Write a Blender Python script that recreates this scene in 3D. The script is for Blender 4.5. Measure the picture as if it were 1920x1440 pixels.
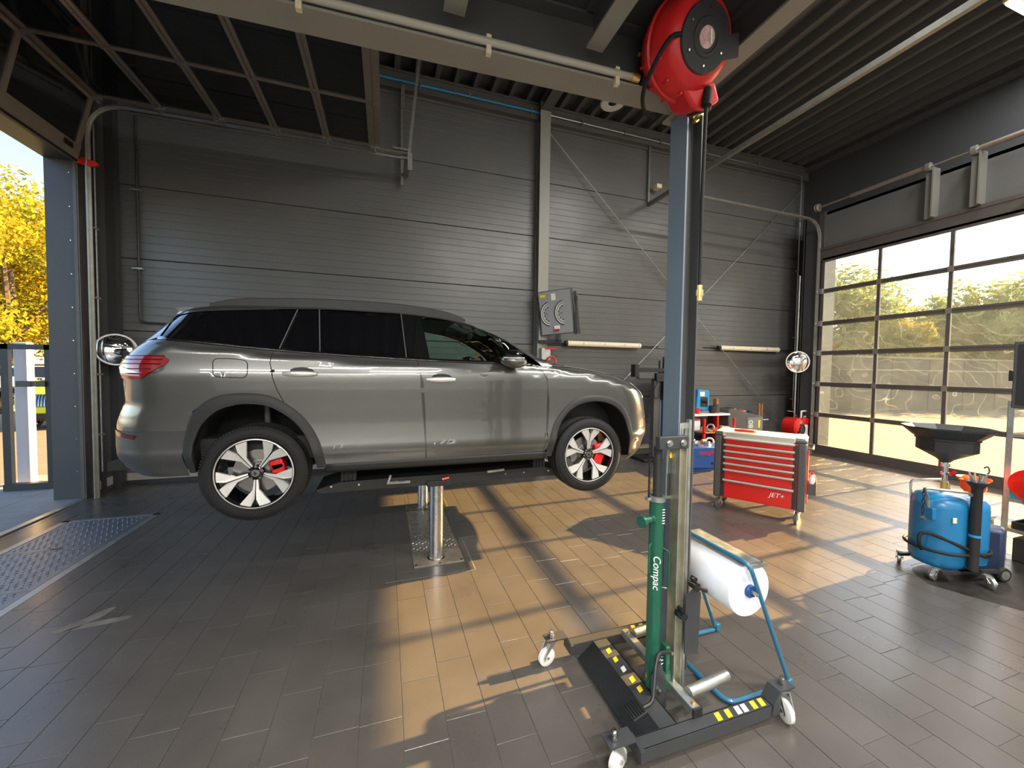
import bpy, bmesh, math, random
import numpy as np
from mathutils import Vector, Matrix
random.seed(7)
S = bpy.context.scene
for o in list(bpy.data.objects): bpy.data.objects.remove(o)
COL = S.collection
PI = math.pi
def R(d): return math.radians(d)

# ---------------------------------------------------------------- camera
EYE = 1.735
def cam_axes(yaw, pitch, roll):
    cy, sy, cp, sp = math.cos(yaw), math.sin(yaw), math.cos(pitch), math.sin(pitch)
    F = Vector((sy*cp, cy*cp, sp)); rt = Vector((cy, -sy, 0)); up = rt.cross(F)
    return math.cos(roll)*rt + math.sin(roll)*up, -math.sin(roll)*rt + math.cos(roll)*up, F
CR, CU, CF = cam_axes(R(18.02), R(-2.153), R(.7405))
cd = bpy.data.cameras.new('camera'); cam = bpy.data.objects.new('camera', cd); COL.objects.link(cam)
cd.sensor_width = 36; cd.lens = 728.67/1920*36; cd.clip_start = .02; cd.clip_end = 600
cam.matrix_world = Matrix(((CR.x, CU.x, -CF.x, 0), (CR.y, CU.y, -CF.y, 0), (CR.z, CU.z, -CF.z, EYE), (0, 0, 0, 1)))
S.camera = cam

# ---------------------------------------------------------------- sky, sun, exposure
SUN_EL, SUN_AZ = R(24.7), R(3.0)            # azimuth from +X towards +Y
sund = Vector((math.cos(SUN_EL)*math.cos(SUN_AZ), math.cos(SUN_EL)*math.sin(SUN_AZ), math.sin(SUN_EL)))
w = bpy.data.worlds.new('world'); S.world = w; w.use_nodes = True
nt = w.node_tree; bg = nt.nodes['Background']
sky = nt.nodes.new('ShaderNodeTexSky'); sky.sky_type = 'NISHITA'; sky.sun_disc = False
sky.sun_elevation = SUN_EL; sky.sun_rotation = PI/2 - SUN_AZ
sky.air_density = 1.0; sky.dust_density = 1.1; sky.ozone_density = 1.5; sky.altitude = 100
nt.links.new(sky.outputs[0], bg.inputs[0]); bg.inputs[1].default_value = 0.29
ld = bpy.data.lights.new('sun', 'SUN'); sun = bpy.data.objects.new('sun', ld); COL.objects.link(sun)
ld.energy = 20.0; ld.color = (1.0, .62, .23); ld.angle = R(.6)
sun.rotation_euler = sund.to_track_quat('Z', 'Y').to_euler(); sun.location = (20, 5, 15)
S.view_settings.view_transform = 'Standard'; S.view_settings.look = 'None'
S.view_settings.gamma = 1.0; S.view_settings.use_curve_mapping = False
S.view_settings.exposure = 0.95

# ---------------------------------------------------------------- materials
MATS = {}
def mat(name, col=(.5, .5, .5), rough=.5, metal=0., coat=0., spec=.5, var=0., scale=8., rvar=0., bump=0., bscale=60., trans=0., ior=1.45, alpha=1., emit=None, estr=0., world=False, col2=None, rand=0., crough=.03):
    if name in MATS: return MATS[name]
    m = bpy.data.materials.new(name); m.use_nodes = True
    n = m.node_tree; b = n.nodes['Principled BSDF']; L = n.links.new
    b.inputs['Base Color'].default_value = (*col, 1); b.inputs['Roughness'].default_value = rough
    b.inputs['Metallic'].default_value = metal; b.inputs['Coat Weight'].default_value = coat
    b.inputs['Coat Roughness'].default_value = crough
    b.inputs['Specular IOR Level'].default_value = spec; b.inputs['IOR'].default_value = ior
    b.inputs['Transmission Weight'].default_value = trans; b.inputs['Alpha'].default_value = alpha
    if emit: b.inputs['Emission Color'].default_value = (*emit, 1); b.inputs['Emission Strength'].default_value = estr
    if var or rvar or bump or rand:
        if world: src = n.nodes.new('ShaderNodeNewGeometry').outputs['Position']
        else: src = n.nodes.new('ShaderNodeTexCoord').outputs['Object']
        if var or rvar or rand:
            t = n.nodes.new('ShaderNodeTexNoise'); t.inputs['Scale'].default_value = scale; t.inputs['Detail'].default_value = 6; t.inputs['Roughness'].default_value = .62
            L(src, t.inputs['Vector']); fac = t.outputs['Fac']
            if rand:
                oi = n.nodes.new('ShaderNodeObjectInfo'); a = n.nodes.new('ShaderNodeMath'); a.operation = 'MULTIPLY_ADD'
                L(oi.outputs['Random'], a.inputs[0]); a.inputs[1].default_value = rand; L(fac, a.inputs[2])
                s_ = n.nodes.new('ShaderNodeMath'); s_.operation = 'SUBTRACT'; L(a.outputs[0], s_.inputs[0]); s_.inputs[1].default_value = rand/2; fac = s_.outputs[0]
            if var or col2:
                r = n.nodes.new('ShaderNodeValToRGB'); L(fac, r.inputs[0])
                lo = [max(0, c*(1-var)) for c in col]; hi = [c*(1+var) for c in col] if not col2 else col2
                r.color_ramp.elements[0].position = .3; r.color_ramp.elements[1].position = .7
                r.color_ramp.elements[0].color = (*lo, 1); r.color_ramp.elements[1].color = (*hi, 1)
                L(r.outputs[0], b.inputs['Base Color'])
            if rvar:
                q = n.nodes.new('ShaderNodeMapRange'); L(fac, q.inputs[0]); q.inputs[1].default_value = .3; q.inputs[2].default_value = .7
                q.inputs[3].default_value = max(.02, rough-rvar); q.inputs[4].default_value = min(1, rough+rvar); L(q.outputs[0], b.inputs['Roughness'])
        if bump:
            t2 = n.nodes.new('ShaderNodeTexNoise'); t2.inputs['Scale'].default_value = bscale; t2.inputs['Detail'].default_value = 4; L(src, t2.inputs['Vector'])
            bp = n.nodes.new('ShaderNodeBump'); bp.inputs['Strength'].default_value = bump; bp.inputs['Distance'].default_value = .01
            L(t2.outputs['Fac'], bp.inputs['Height']); L(bp.outputs[0], b.inputs['Normal'])
    MATS[name] = m; return m

def glass_mat(name, tint=(.9, .93, .92), dust=.06, gloss=.06, scratch=0., rough=.02):
    m = bpy.data.materials.new(name); m.use_nodes = True; n = m.node_tree; n.nodes.clear(); L = n.links.new
    out = n.nodes.new('ShaderNodeOutputMaterial'); tr = n.nodes.new('ShaderNodeBsdfTransparent'); tr.inputs[0].default_value = (*tint, 1)
    gl = n.nodes.new('ShaderNodeBsdfGlossy'); gl.inputs['Roughness'].default_value = rough
    fr = n.nodes.new('ShaderNodeFresnel'); fr.inputs[0].default_value = 1.45
    ab = n.nodes.new('ShaderNodeMath'); ab.operation = 'MULTIPLY'; L(fr.outputs[0], ab.inputs[0]); ab.inputs[1].default_value = gloss
    mx = n.nodes.new('ShaderNodeMixShader'); L(ab.outputs[0], mx.inputs[0]); L(tr.outputs[0], mx.inputs[1]); L(gl.outputs[0], mx.inputs[2])
    last = mx.outputs[0]
    if dust:
        df = n.nodes.new('ShaderNodeBsdfTranslucent'); df.inputs[0].default_value = (.72, .88, 1., 1)
        d2 = n.nodes.new('ShaderNodeBsdfDiffuse'); d2.inputs[0].default_value = (.7, .7, .66, 1)
        mm = n.nodes.new('ShaderNodeMixShader'); mm.inputs[0].default_value = .35; L(df.outputs[0], mm.inputs[1]); L(d2.outputs[0], mm.inputs[2])
        tc = n.nodes.new('ShaderNodeNewGeometry'); t = n.nodes.new('ShaderNodeTexNoise'); t.inputs['Scale'].default_value = 2.2; t.inputs['Detail'].default_value = 9; t.inputs['Roughness'].default_value = .7
        L(tc.outputs['Position'], t.inputs['Vector'])
        mr = n.nodes.new('ShaderNodeMapRange'); L(t.outputs['Fac'], mr.inputs[0]); mr.inputs[1].default_value = .3; mr.inputs[2].default_value = .75; mr.inputs[3].default_value = dust*.55; mr.inputs[4].default_value = dust*1.4
        fac = mr.outputs[0]
        if scratch:
            mp = n.nodes.new('ShaderNodeMapping'); mp.inputs['Rotation'].default_value = (.7, .3, .5); L(tc.outputs['Position'], mp.inputs[0])
            wv = n.nodes.new('ShaderNodeTexWave'); wv.inputs['Scale'].default_value = 2.4; wv.inputs['Distortion'].default_value = 30; wv.inputs['Detail'].default_value = 2; wv.inputs['Detail Scale'].default_value = .5; L(mp.outputs[0], wv.inputs[0])
            gt = n.nodes.new('ShaderNodeMapRange'); L(wv.outputs['Fac'], gt.inputs[0]); gt.inputs[1].default_value = .996; gt.inputs[2].default_value = 1.0; gt.inputs[3].default_value = 0; gt.inputs[4].default_value = scratch
            ad = n.nodes.new('ShaderNodeMath'); ad.operation = 'ADD'; L(fac, ad.inputs[0]); L(gt.outputs[0], ad.inputs[1]); fac = ad.outputs[0]
        m2 = n.nodes.new('ShaderNodeMixShader'); L(fac, m2.inputs[0]); L(last, m2.inputs[1]); L(mm.outputs[0], m2.inputs[2]); last = m2.outputs[0]
    L(last, out.inputs[0]); MATS[name] = m; return m

def leaf_mat(name, c1, c2, c3):
    m = bpy.data.materials.new(name); m.use_nodes = True; n = m.node_tree; n.nodes.clear(); L = n.links.new
    out = n.nodes.new('ShaderNodeOutputMaterial'); g = n.nodes.new('ShaderNodeNewGeometry'); t = n.nodes.new('ShaderNodeTexNoise'); t.inputs['Scale'].default_value = .8; t.inputs['Detail'].default_value = 8
    L(g.outputs['Position'], t.inputs['Vector']); r = n.nodes.new('ShaderNodeValToRGB'); e = r.color_ramp.elements; e[0].position = .33; e[0].color = (*c1, 1); e[1].position = .68; e[1].color = (*c3, 1); k = e.new(.5); k.color = (*c2, 1); L(t.outputs['Fac'], r.inputs[0])
    d = n.nodes.new('ShaderNodeBsdfDiffuse'); q = n.nodes.new('ShaderNodeBsdfTranslucent'); x = n.nodes.new('ShaderNodeMixShader'); x.inputs[0].default_value = .5
    L(r.outputs[0], d.inputs[0]); L(r.outputs[0], q.inputs[0]); L(d.outputs[0], x.inputs[1]); L(q.outputs[0], x.inputs[2]); L(x.outputs[0], out.inputs[0]); MATS[name] = m
leaf_mat('leaf_yellow', (.14, .17, .025), (.30, .28, .03), (.46, .34, .03))
leaf_mat('leaf_green', (.16, .24, .09), (.26, .34, .12), (.46, .46, .16))
leaf_mat('leaf_red', (.22, .14, .05), (.38, .16, .06), (.40, .30, .08))
M = lambda k: MATS[k]
mat('tile', (.076, .068, .060), .30, coat=.25, crough=.2, var=.12, scale=2.2, rvar=.04, bump=.07, bscale=160, world=True, rand=.10, spec=.65)
mat('grout', (.13, .12, .105), .8, var=.2, scale=12, world=True)
mat('panel', (.105, .106, .103), .33, metal=.0, var=.04, scale=1.2, rvar=.05, spec=.55)
mat('panel_dark', (.052, .055, .058), .45, var=.05, scale=2)
mat('deck', (.095, .092, .088), .42, var=.05, scale=2)
mat('deck_under', (.05, .05, .048), .7, var=.12, scale=3)
mat('plinth', (.33, .31, .27), .85, var=.14, scale=5, bump=.1)
mat('skirt', (.03, .03, .03), .5, var=.2)
mat('beam', (.26, .25, .215), .45, var=.05, scale=4)  # grey paint lightened and warmed: floor bounce put into the colour
mat('frame_dark', (.035, .037, .04), .45, var=.08, scale=5)
mat('column_cool_lit', (.15, .19, .225), .42, var=.05, scale=3)  # grey column paint with the cool door light put into the colour
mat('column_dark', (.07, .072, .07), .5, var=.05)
mat('galv', (.42, .43, .41), .38, metal=.85, var=.16, scale=14, rvar=.08)
mat('galv_dull', (.23, .23, .21), .45, metal=.6, var=.14, scale=14)
mat('steel', (.55, .55, .54), .25, metal=1., var=.06, rvar=.05, scale=20)
mat('chrome', (.8, .8, .8), .08, metal=1.)
mat('alu', (.36, .31, .26), .38, metal=.75, var=.06, scale=10)
mat('alu_dark', (.10, .088, .08), .45, metal=.4, var=.08, scale=8)
mat('black', (.012, .012, .012), .5, var=.2, scale=12)
mat('liner', (.004, .004, .004), .9)
mat('black_gloss', (.006, .006, .007), .08, coat=.6)
mat('rubber', (.007, .007, .007), .7, var=.25, scale=9)
mat('plastic_dark', (.022, .022, .023), .5, var=.1)
mat('plastic_grey', (.07, .07, .07), .5, var=.1)
mat('white', (.72, .71, .67), .45, var=.05)
mat('cream', (.70, .63, .46), .4, var=.06, scale=5)
mat('red', (.55, .012, .010), .32, coat=.3, var=.08, scale=6)
mat('red_reel', (.62, .018, .020), .36, var=.06, scale=5)
mat('blue_machine', (.015, .07, .25), .4, var=.1)
mat('blue_tank', (.012, .155, .34), .35, coat=.2, var=.1, scale=5)
mat('blue_pipe', (.02, .24, .50), .4)
mat('blue_rod', (.025, .13, .23), .35, coat=.3)
mat('green', (.010, .085, .050), .32, coat=.3, var=.08)
mat('yellow', (.80, .58, .02), .5)
mat('brass', (.72, .50, .16), .3, metal=.9)
mat('paper', (.70, .74, .80), .9, var=.03)
mat('orange', (.9, .10, .01), .4)
mat('cyan', (.03, .38, .52), .45)
mat('navy', (.018, .030, .075), .45)
mat('paint_grey', (.135, .137, .132), .30, metal=.72, coat=1., var=.02, scale=300, crough=.02)
mat('paint_white', (.62, .61, .58), .3, coat=1.)
mat('paint_lime', (.50, .62, .02), .3, coat=1.)
mat('cladding_rear', (.045, .046, .047), .42, var=.04)
mat('post_grey', (.15, .145, .13), .45)
mat('cladding', (.020, .020, .020), .55, var=.06, scale=30)
mat('privacy', (.004, .004, .005), .04, coat=.5)
mat('tail_red', (.30, .006, .010), .10, coat=1.)
mat('tail_dark', (.08, .003, .004), .12, coat=1.)
mat('lamp_clear', (.88, .90, .92), .08, metal=.25, coat=1.)
mat('alloy', (.74, .73, .70), .30, metal=.55)
mat('disc', (.30, .29, .28), .3, metal=1.)
mat('caliper', (.62, .006, .010), .3, coat=.5)
mat('cabin', (.02, .02, .02), .8)
mat('seat', (.03, .03, .03), .7)
mat('pale_trim', (.45, .48, .44), .7)
mat('asphalt', (.16, .13, .09), .9, var=.16, scale=3, bump=.15, world=True)
mat('slab', (.23, .225, .22), .75, var=.14, scale=3, world=True)
mat('fence', (.035, .037, .04), .8, var=.15, scale=1.5)
mat('tent', (.8, .8, .78), .6)
mat('bark', (.10, .075, .05), .9, var=.3)
mat('mirror', (.85, .86, .87), .02, metal=1.)
mat('rust', (.30, .14, .07), .7, var=.3, scale=12)
mat('stain', (.17, .145, .11), .6, var=.3)
glass_mat('pane_dusty', (.96, .96, .94), dust=.024, gloss=.7, scratch=.06)
glass_mat('pane_dark', (.42, .43, .44), dust=.012, gloss=1.3)
glass_mat('car_glass', (.62, .78, .70), dust=0, gloss=1.2)
glass_mat('amber_glass', (.95, .82, .45), dust=.08, gloss=1.)

# ---------------------------------------------------------------- geometry helpers
def fillet(pts, r, n=5):
    P = [Vector(p) for p in pts]; out = [P[0]]
    for a, b, c in zip(P, P[1:], P[2:]):
        u = (a-b); v = (c-b); lu, lv = u.length, v.length; u.normalize(); v.normalize()
        d = min(r, lu*.49, lv*.49); p0 = b+u*d; p2 = b+v*d
        for i in range(n+1):
            t = i/n; out.append(p0*(1-t)**2 + b*2*t*(1-t) + p2*t*t)
    out.append(P[-1]); return out
def spline(pts, n=8):
    P = [Vector(p) for p in pts]; out = []
    for i in range(len(P)-1):
        p0 = P[max(i-1, 0)]; p1 = P[i]; p2 = P[i+1]; p3 = P[min(i+2, len(P)-1)]
        for k in range(n):
            t = k/n; out.append(.5*((2*p1)+(p2-p0)*t+(2*p0-5*p1+4*p2-p3)*t*t+(3*p1-p0-3*p2+p3)*t**3))
    out.append(P[-1]); return out
class MB:
    def __init__(s): s.v = []; s.f = []; s.mi = []
    def add(s, vs, fs, T=None, mi=0):
        o = len(s.v)
        for p in vs:
            p = Vector(p); s.v.append(tuple(T @ p) if T else tuple(p))
        for f in fs: s.f.append([i+o for i in f]); s.mi.append(mi)
        return s
    def bx(s, x0, x1, y0, y1, z0, z1, T=None, mi=0):
        v = [(x, y, z) for z in (z0, z1) for y in (y0, y1) for x in (x0, x1)]
        return s.add(v, [(0, 2, 3, 1), (4, 5, 7, 6), (0, 1, 5, 4), (2, 6, 7, 3), (0, 4, 6, 2), (1, 3, 7, 5)], T, mi)
    def box(s, c, d, T=None, mi=0):
        return s.bx(c[0]-d[0]/2, c[0]+d[0]/2, c[1]-d[1]/2, c[1]+d[1]/2, c[2]-d[2]/2, c[2]+d[2]/2, T, mi)
    def cyl(s, p0, p1, r0, r1=None, n=14, T=None, mi=0, cap=True):
        p0 = Vector(p0); p1 = Vector(p1); r1 = r0 if r1 is None else r1
        d = (p1-p0).normalized(); a = d.orthogonal().normalized(); b = d.cross(a)
        vs = []
        for p, r in ((p0, r0), (p1, r1)):
            for i in range(n):
                t = 2*PI*i/n; vs.append(p + a*math.cos(t)*r + b*math.sin(t)*r)
        fs = [(i, (i+1) % n, n+(i+1) % n, n+i) for i in range(n)]
        if cap: fs += [tuple(range(n-1, -1, -1)), tuple(range(n, 2*n))]
        return s.add(vs, fs, T, mi)
    def tube(s, pts, r, n=8, T=None, mi=0, closed=False):
        P = [Vector(p) for p in pts]; k = len(P); vs = []
        a = None
        for i, p in enumerate(P):
            if closed: d = (P[(i+1) % k]-P[i-1])
            else: d = (P[min(i+1, k-1)]-P[max(i-1, 0)])
            d.normalize()
            if a is None: a = d.orthogonal().normalized()
            a = (a - d*a.dot(d)).normalized(); b = d.cross(a)
            rr = r[i] if isinstance(r, (list, tuple)) else r
            for j in range(n):
                t = 2*PI*j/n; vs.append(p+a*math.cos(t)*rr+b*math.sin(t)*rr)
        fs = []
        for i in range(k if closed else k-1):
            i2 = (i+1) % k
            for j in range(n): fs.append((i*n+j, i*n+(j+1) % n, i2*n+(j+1) % n, i2*n+j))
        if not closed: fs += [tuple(range(n-1, -1, -1)), tuple(range((k-1)*n, k*n))]
        return s.add(vs, fs, T, mi)
    def lathe(s, prof, n=28, T=None, mi=0, close=False, cap=True):
        vs = []; fs = []; k = len(prof)
        for (r, z) in prof:
            for j in range(n):
                t = 2*PI*j/n; vs.append((r*math.cos(t), r*math.sin(t), z))
        for i in range(k if close else k-1):
            i2 = (i+1) % k
            for j in range(n): fs.append((i*n+j, i*n+(j+1) % n, i2*n+(j+1) % n, i2*n+j))
        if not close and cap:
            if prof[0][0] > 1e-5: fs.append(tuple(range(n-1, -1, -1)))
            if prof[-1][0] > 1e-5: fs.append(tuple(range((k-1)*n, k*n)))
        return s.add(vs, fs, T, mi)
    def prism(s, poly, z0, z1, T=None, mi=0):
        n = len(poly); vs = [(x, y, z0) for x, y in poly]+[(x, y, z1) for x, y in poly]
        return s.add(vs, [tuple(range(n-1, -1, -1)), tuple(range(n, 2*n))]+[(i, (i+1) % n, n+(i+1) % n, n+i) for i in range(n)], T, mi)
    def grid(s, rows, T=None, mi=0, closed=False):
        m = len(rows[0]); vs = [p for r in rows for p in r]; fs = []
        for i in range(len(rows)-1):
            for j in range(m if closed else m-1): fs.append((i*m+j, i*m+(j+1) % m, (i+1)*m+(j+1) % m, (i+1)*m+j))
        return s.add(vs, fs, T, mi)
    def mesh(s, name, mats, smooth=35, recalc=True):
        me = bpy.data.meshes.new(name); me.from_pydata(s.v, [], s.f)
        if recalc:
            b = bmesh.new(); b.from_mesh(me); bmesh.ops.remove_doubles(b, verts=b.verts, dist=1e-6); bmesh.ops.recalc_face_normals(b, faces=b.faces); b.to_mesh(me); b.free()
        if not isinstance(mats, (list, tuple)): mats = [mats]
        for m in mats: me.materials.append(MATS[m] if isinstance(m, str) else m)
        if any(s.mi) and len(me.polygons) == len(s.mi): me.polygons.foreach_set('material_index', s.mi)
        if smooth:
            me.polygons.foreach_set('use_smooth', [True]*len(me.polygons)); me.set_sharp_from_angle(angle=R(smooth))
        me.update(); return me
    def build(s, name, mats, parent=None, smooth=35, bevel=0, recalc=True):
        o = bpy.data.objects.new(name, s.mesh(name, mats, smooth, recalc)); COL.objects.link(o)
        if parent: o.parent = parent
        if bevel:
            b = o.modifiers.new('bevel', 'BEVEL'); b.width = bevel; b.segments = 2; b.limit_method = 'ANGLE'; b.angle_limit = R(40)
        return o
def tag(o, label, cat, group=None):
    o['label'] = label; o['category'] = cat
    if group: o['group'] = group
    return o
def thing(name, label, cat, loc=(0, 0, 0), rz=0, group=None):
    o = bpy.data.objects.new(name, None); COL.objects.link(o); o.location = loc; o.rotation_euler = (0, 0, rz); o.empty_display_size = .1
    return tag(o, label, cat, group)
def struct(o): o['kind'] = 'structure'; return o
def copy_tree(o, parent=None, swap=None):
    c = o.copy(); COL.objects.link(c); c.parent = parent
    if swap and c.type == 'MESH':
        for sl in c.material_slots:
            if sl.material and sl.material.name in swap: mm = M(swap[sl.material.name]); sl.link = 'OBJECT'; sl.material = mm
    for ch in list(o.children): copy_tree(ch, c, swap)
    return c
def part(name, fn, m, parent, **k):
    b = MB(); fn(b); return b.build(name, m, parent, **k)
def text(name, body, size, m, parent, T, depth=.001, shear=0, space=1.):
    c = bpy.data.curves.new(name, 'FONT'); c.body = body; c.size = size; c.extrude = depth; c.align_x = 'CENTER'; c.align_y = 'CENTER'; c.shear = shear; c.space_character = space
    o = bpy.data.objects.new(name, c); COL.objects.link(o)
    me = bpy.data.meshes.new_from_object(o.evaluated_get(bpy.context.evaluated_depsgraph_get()))
    bpy.data.objects.remove(o); bpy.data.curves.remove(c)
    me.name = name; me.materials.clear(); me.materials.append(M(m))
    r = bpy.data.objects.new(name, me); COL.objects.link(r); r.parent = parent; r.matrix_local = T; return r
def frame(origin, xdir, ydir):
    x = Vector(xdir).normalized(); y = Vector(ydir); y = (y-x*y.dot(x)).normalized(); z = x.cross(y); o = Vector(origin)
    return Matrix(((x.x, y.x, z.x, o.x), (x.y, y.y, z.y, o.y), (x.z, y.z, z.z, o.z), (0, 0, 0, 1)))
ROTX = Matrix.Rotation(PI/2, 4, 'X'); ROTY = Matrix.Rotation(PI/2, 4, 'Y')
def TL(x, y, z): return Matrix.Translation((x, y, z))
# ================================================================ room shell
XL, XR, YB, YN, ZC = -3.65, 9.75, 7.02, -3.6, 6.68
# ---- floor with tiles
b = MB(); b.bx(XL-.05, XR, YN, YB, -.25, -.004); floor = struct(b.build('floor', 'grout', smooth=0))
TW, TLN, JT = .2029, .4, .003
def tile_mb(x0, x1, y0, y1, z=0.):
    c = .0011; m = MB()
    lo = [(x0, y0, -.006), (x1, y0, -.006), (x1, y1, -.006), (x0, y1, -.006)]
    md = [(x, y, z-c) for x, y, _ in lo]
    hi = [(x0+c, y0+c, z), (x1-c, y0+c, z), (x1-c, y1-c, z), (x0+c, y1-c, z)]
    m.add(lo+md+hi, [(8, 9, 10, 11)]+[(i, (i+1) % 4, 4+(i+1) % 4, 4+i) for i in range(4)]+[(4+i, 4+(i+1) % 4, 8+(i+1) % 4, 8+i) for i in range(4)])
    return m
HOLES = [(-3.36, -2.50, 1.2, 5.53), (.235, .675, 3.40, 4.98), (-3.75, -3.62, YN, 6.5)]
full = tile_mb(JT/2, TW-JT/2, JT/2, TLN-JT/2).mesh('floor_tile', 'tile', smooth=0, recalc=False)
offs = {0: .157, -1: .34, 1: .253, -9: .311, 2: .06}
rng = random.Random(3); whole = []; rest = MB()
for k in range(int((XL-.082)//TW), int((XR-.082)//TW)+1):
    x0 = .082+k*TW; x1 = x0+TW; o = offs.get(k, rng.random()*.4)
    if x1 < XL or x0 > XR: continue
    y = math.floor((YN-o)/.4)*.4+o
    while y < YB:
        a0, a1, c0, c1 = max(x0, XL), min(x1, XR), max(y, YN), min(y+TLN, YB)
        rects = [(a0, a1, c0, c1)]
        for (hx0, hx1, hy0, hy1) in HOLES:
            nr = []
            for (p0, p1, q0, q1) in rects:
                if p1 <= hx0 or p0 >= hx1 or q1 <= hy0 or q0 >= hy1: nr.append((p0, p1, q0, q1)); continue
                if p0 < hx0: nr.append((p0, hx0, q0, q1))
                if p1 > hx1: nr.append((hx1, p1, q0, q1))
                m0, m1 = max(p0, hx0), min(p1, hx1)
                if q0 < hy0: nr.append((m0, m1, q0, hy0))
                if q1 > hy1: nr.append((m0, m1, hy1, q1))
            rects = nr
        for r in rects:
            if abs(r[1]-r[0]-TW) < 1e-6 and abs(r[3]-r[2]-TLN) < 1e-6:
                c = Vector((x0+TW/2, y+TLN/2, -EYE)); dep = c.dot(CF); lat = c.dot(CR)
                seen = dep > 1.0 and abs(lat) < 1.36*dep and c.dot(CU) > -1.02*dep
                whole.append((0 if seen else 1, c.length, x0, y))
            elif r[1]-r[0] > .012 and r[3]-r[2] > .012:
                t = tile_mb(r[0]+JT/2, r[1]-JT/2, r[2]+JT/2, r[3]-JT/2); rest.add(t.v, t.f)
        y += TLN
whole.sort()
for i, (_, _, x, y) in enumerate(whole):
    if i < 300:
        o = bpy.data.objects.new('floor_tile', full); COL.objects.link(o); o.parent = floor; o.location = (x, y, rng.uniform(-.0004, .0004))
    else:
        t = tile_mb(x+JT/2, x+TW-JT/2, y+JT/2, y+TLN-JT/2, rng.uniform(-.0004, .0004)); rest.add(t.v, t.f)
o = rest.build('floor_tiles', 'tile', floor, smooth=0, recalc=False); o['kind'] = 'stuff'
# dried spill on the tiles
sp = MB()
for pts in ([(-2.06, 3.24), (-1.98, 3.22), (-1.86, 3.33), (-1.83, 3.44), (-1.87, 3.45), (-1.95, 3.36)], [(-1.99, 3.22), (-1.72, 3.25), (-1.66, 3.28), (-1.70, 3.31), (-1.90, 3.28)]):
    q = spline([(x, y, 0) for x, y in pts]+[(*pts[0], 0)], 4)[:-1]; sp.prism([(p.x, p.y) for p in q], .0003, .0011)
tag(sp.build('dried_spill', 'stain', smooth=0), 'small tan dried spill mark on the bluish tiles near the checker plates', 'stain')

# ---- ceiling: trapezoid deck running towards the long wall
b = MB(); rows = []; per = .33; x = XL-.4
prof = []
while x < XR+.4:
    prof += [(x, ZC+.15), (x+.20, ZC+.15), (x+.225, ZC), (x+.305, ZC)]; x += per
b.grid([[(px, YN-.3, pz) for px, pz in prof], [(px, YB+.2, pz) for px, pz in prof]])
b.bx(XL-.6, XR+.4, YN-.4, YB+.4, ZC+.30, ZC+.5)
ceiling = struct(b.build('ceiling', 'deck', smooth=0))

# ---- long wall with horizontal sandwich panels
b = MB(); b.bx(XL-.37, XR+.3, YB+.06, YB+.25, -.2, ZC+.3); wall_back = struct(b.build('wall_back', 'panel_dark', smooth=0))
PH = 1.03; Z0W = .158
def wall_panel(x0, x1, zb, zt):
    m = MB(); pr = [(YB+.058, zb+.006), (YB+.004, zb+.006), (YB, zb+.012)]
    n = 9; st = PH/n
    for i in range(1, n):
        z = zb+i*st
        if z > zt-.03: break
        pr += [(YB, z-.009), (YB+.0045, z-.006), (YB+.0045, z+.003), (YB, z+.009)]
    pr += [(YB, zt-.010), (YB+.004, zt-.004), (YB+.058, zt-.004)]
    m.grid([[(x, y, z) for y, z in pr] for x in (x0, x1)]); return m
cache = {}
for i in range(-1, 7):
    zb = Z0W+i*PH; zt = min(zb+PH, ZC+.05)
    if i == -1: continue
    for (x0, x1) in ((XL, 2.80), (2.804, XR)):
        wall_panel(x0, x1, zb, zt).build('wall_panel', 'panel', wall_back, smooth=0, recalc=False)
b = MB(); b.bx(XL, XR, YB-.005, YB+.06, .055, Z0W+.004); pl = b.build('concrete_plinth', 'plinth', wall_back, smooth=0)
b = MB(); b.bx(XL, XR, YB-.018, YB, 0, .055); struct(b.build('baseboard_back', 'skirt', smooth=0))

# eave channel, wall column
b = MB(); b.bx(XL, XR, YB-.09, YB, 6.39, 6.665); b.bx(XL, XR, YB-.12, YB, 6.645, 6.675); b.bx(XL, XR, YB-.10, YB, 6.385, 6.40)
struct(b.build('trim_1', 'deck', smooth=0))
b = MB(); b.bx(2.70, 2.90, 6.80, 6.815, 0, 6.66); b.bx(2.792, 2.808, 6.815, 6.985, 0, 6.66); b.bx(2.70, 2.90, 6.985, 7.0, 0, 6.66); b.bx(2.66, 2.94, 6.76, 7.0, 0, .018)
tag(b.build('wall_column', 'beam', smooth=0), 'grey steel wall column behind the bonnet carrying the dial display', 'column')
b = MB(); b.bx(2.70, 2.90, YN, YB-.1, 6.50, 6.52); b.bx(2.79, 2.81, YN, YB-.1, 6.52, 6.66); b.bx(2.70, 2.90, YN, YB-.1, 6.655, 6.675)
tag(b.build('roof_beam', 'deck', smooth=0), 'dark steel roof beam under the ribbed ceiling above the wall column', 'beam')

# ---- left end wall with the open door
b = MB(); b.bx(XL-.37, XL, 6.45, YB+.06, -.2, ZC+.3); b.bx(XL-.37, XL, YN, 2.2, -.2, ZC+.3); b.bx(XL-.37, XL, 2.2, 6.45, 4.28, ZC+.3)
wall_left = struct(b.build('wall_left', 'panel_dark', smooth=0))
b = MB(); b.bx(XL, XL+.012, 6.50, 6.99, .055, .17); b.build('concrete_plinth', 'plinth', wall_left, smooth=0)
# reveal screws (row of small heads)
for z in np.arange(.35, 4.2, .42): b = MB(); b.cyl((-3.78, 6.452, z), (-3.78, 6.446, z), .007, n=8); b.build('screw', 'steel', wall_left, smooth=0)
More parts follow.
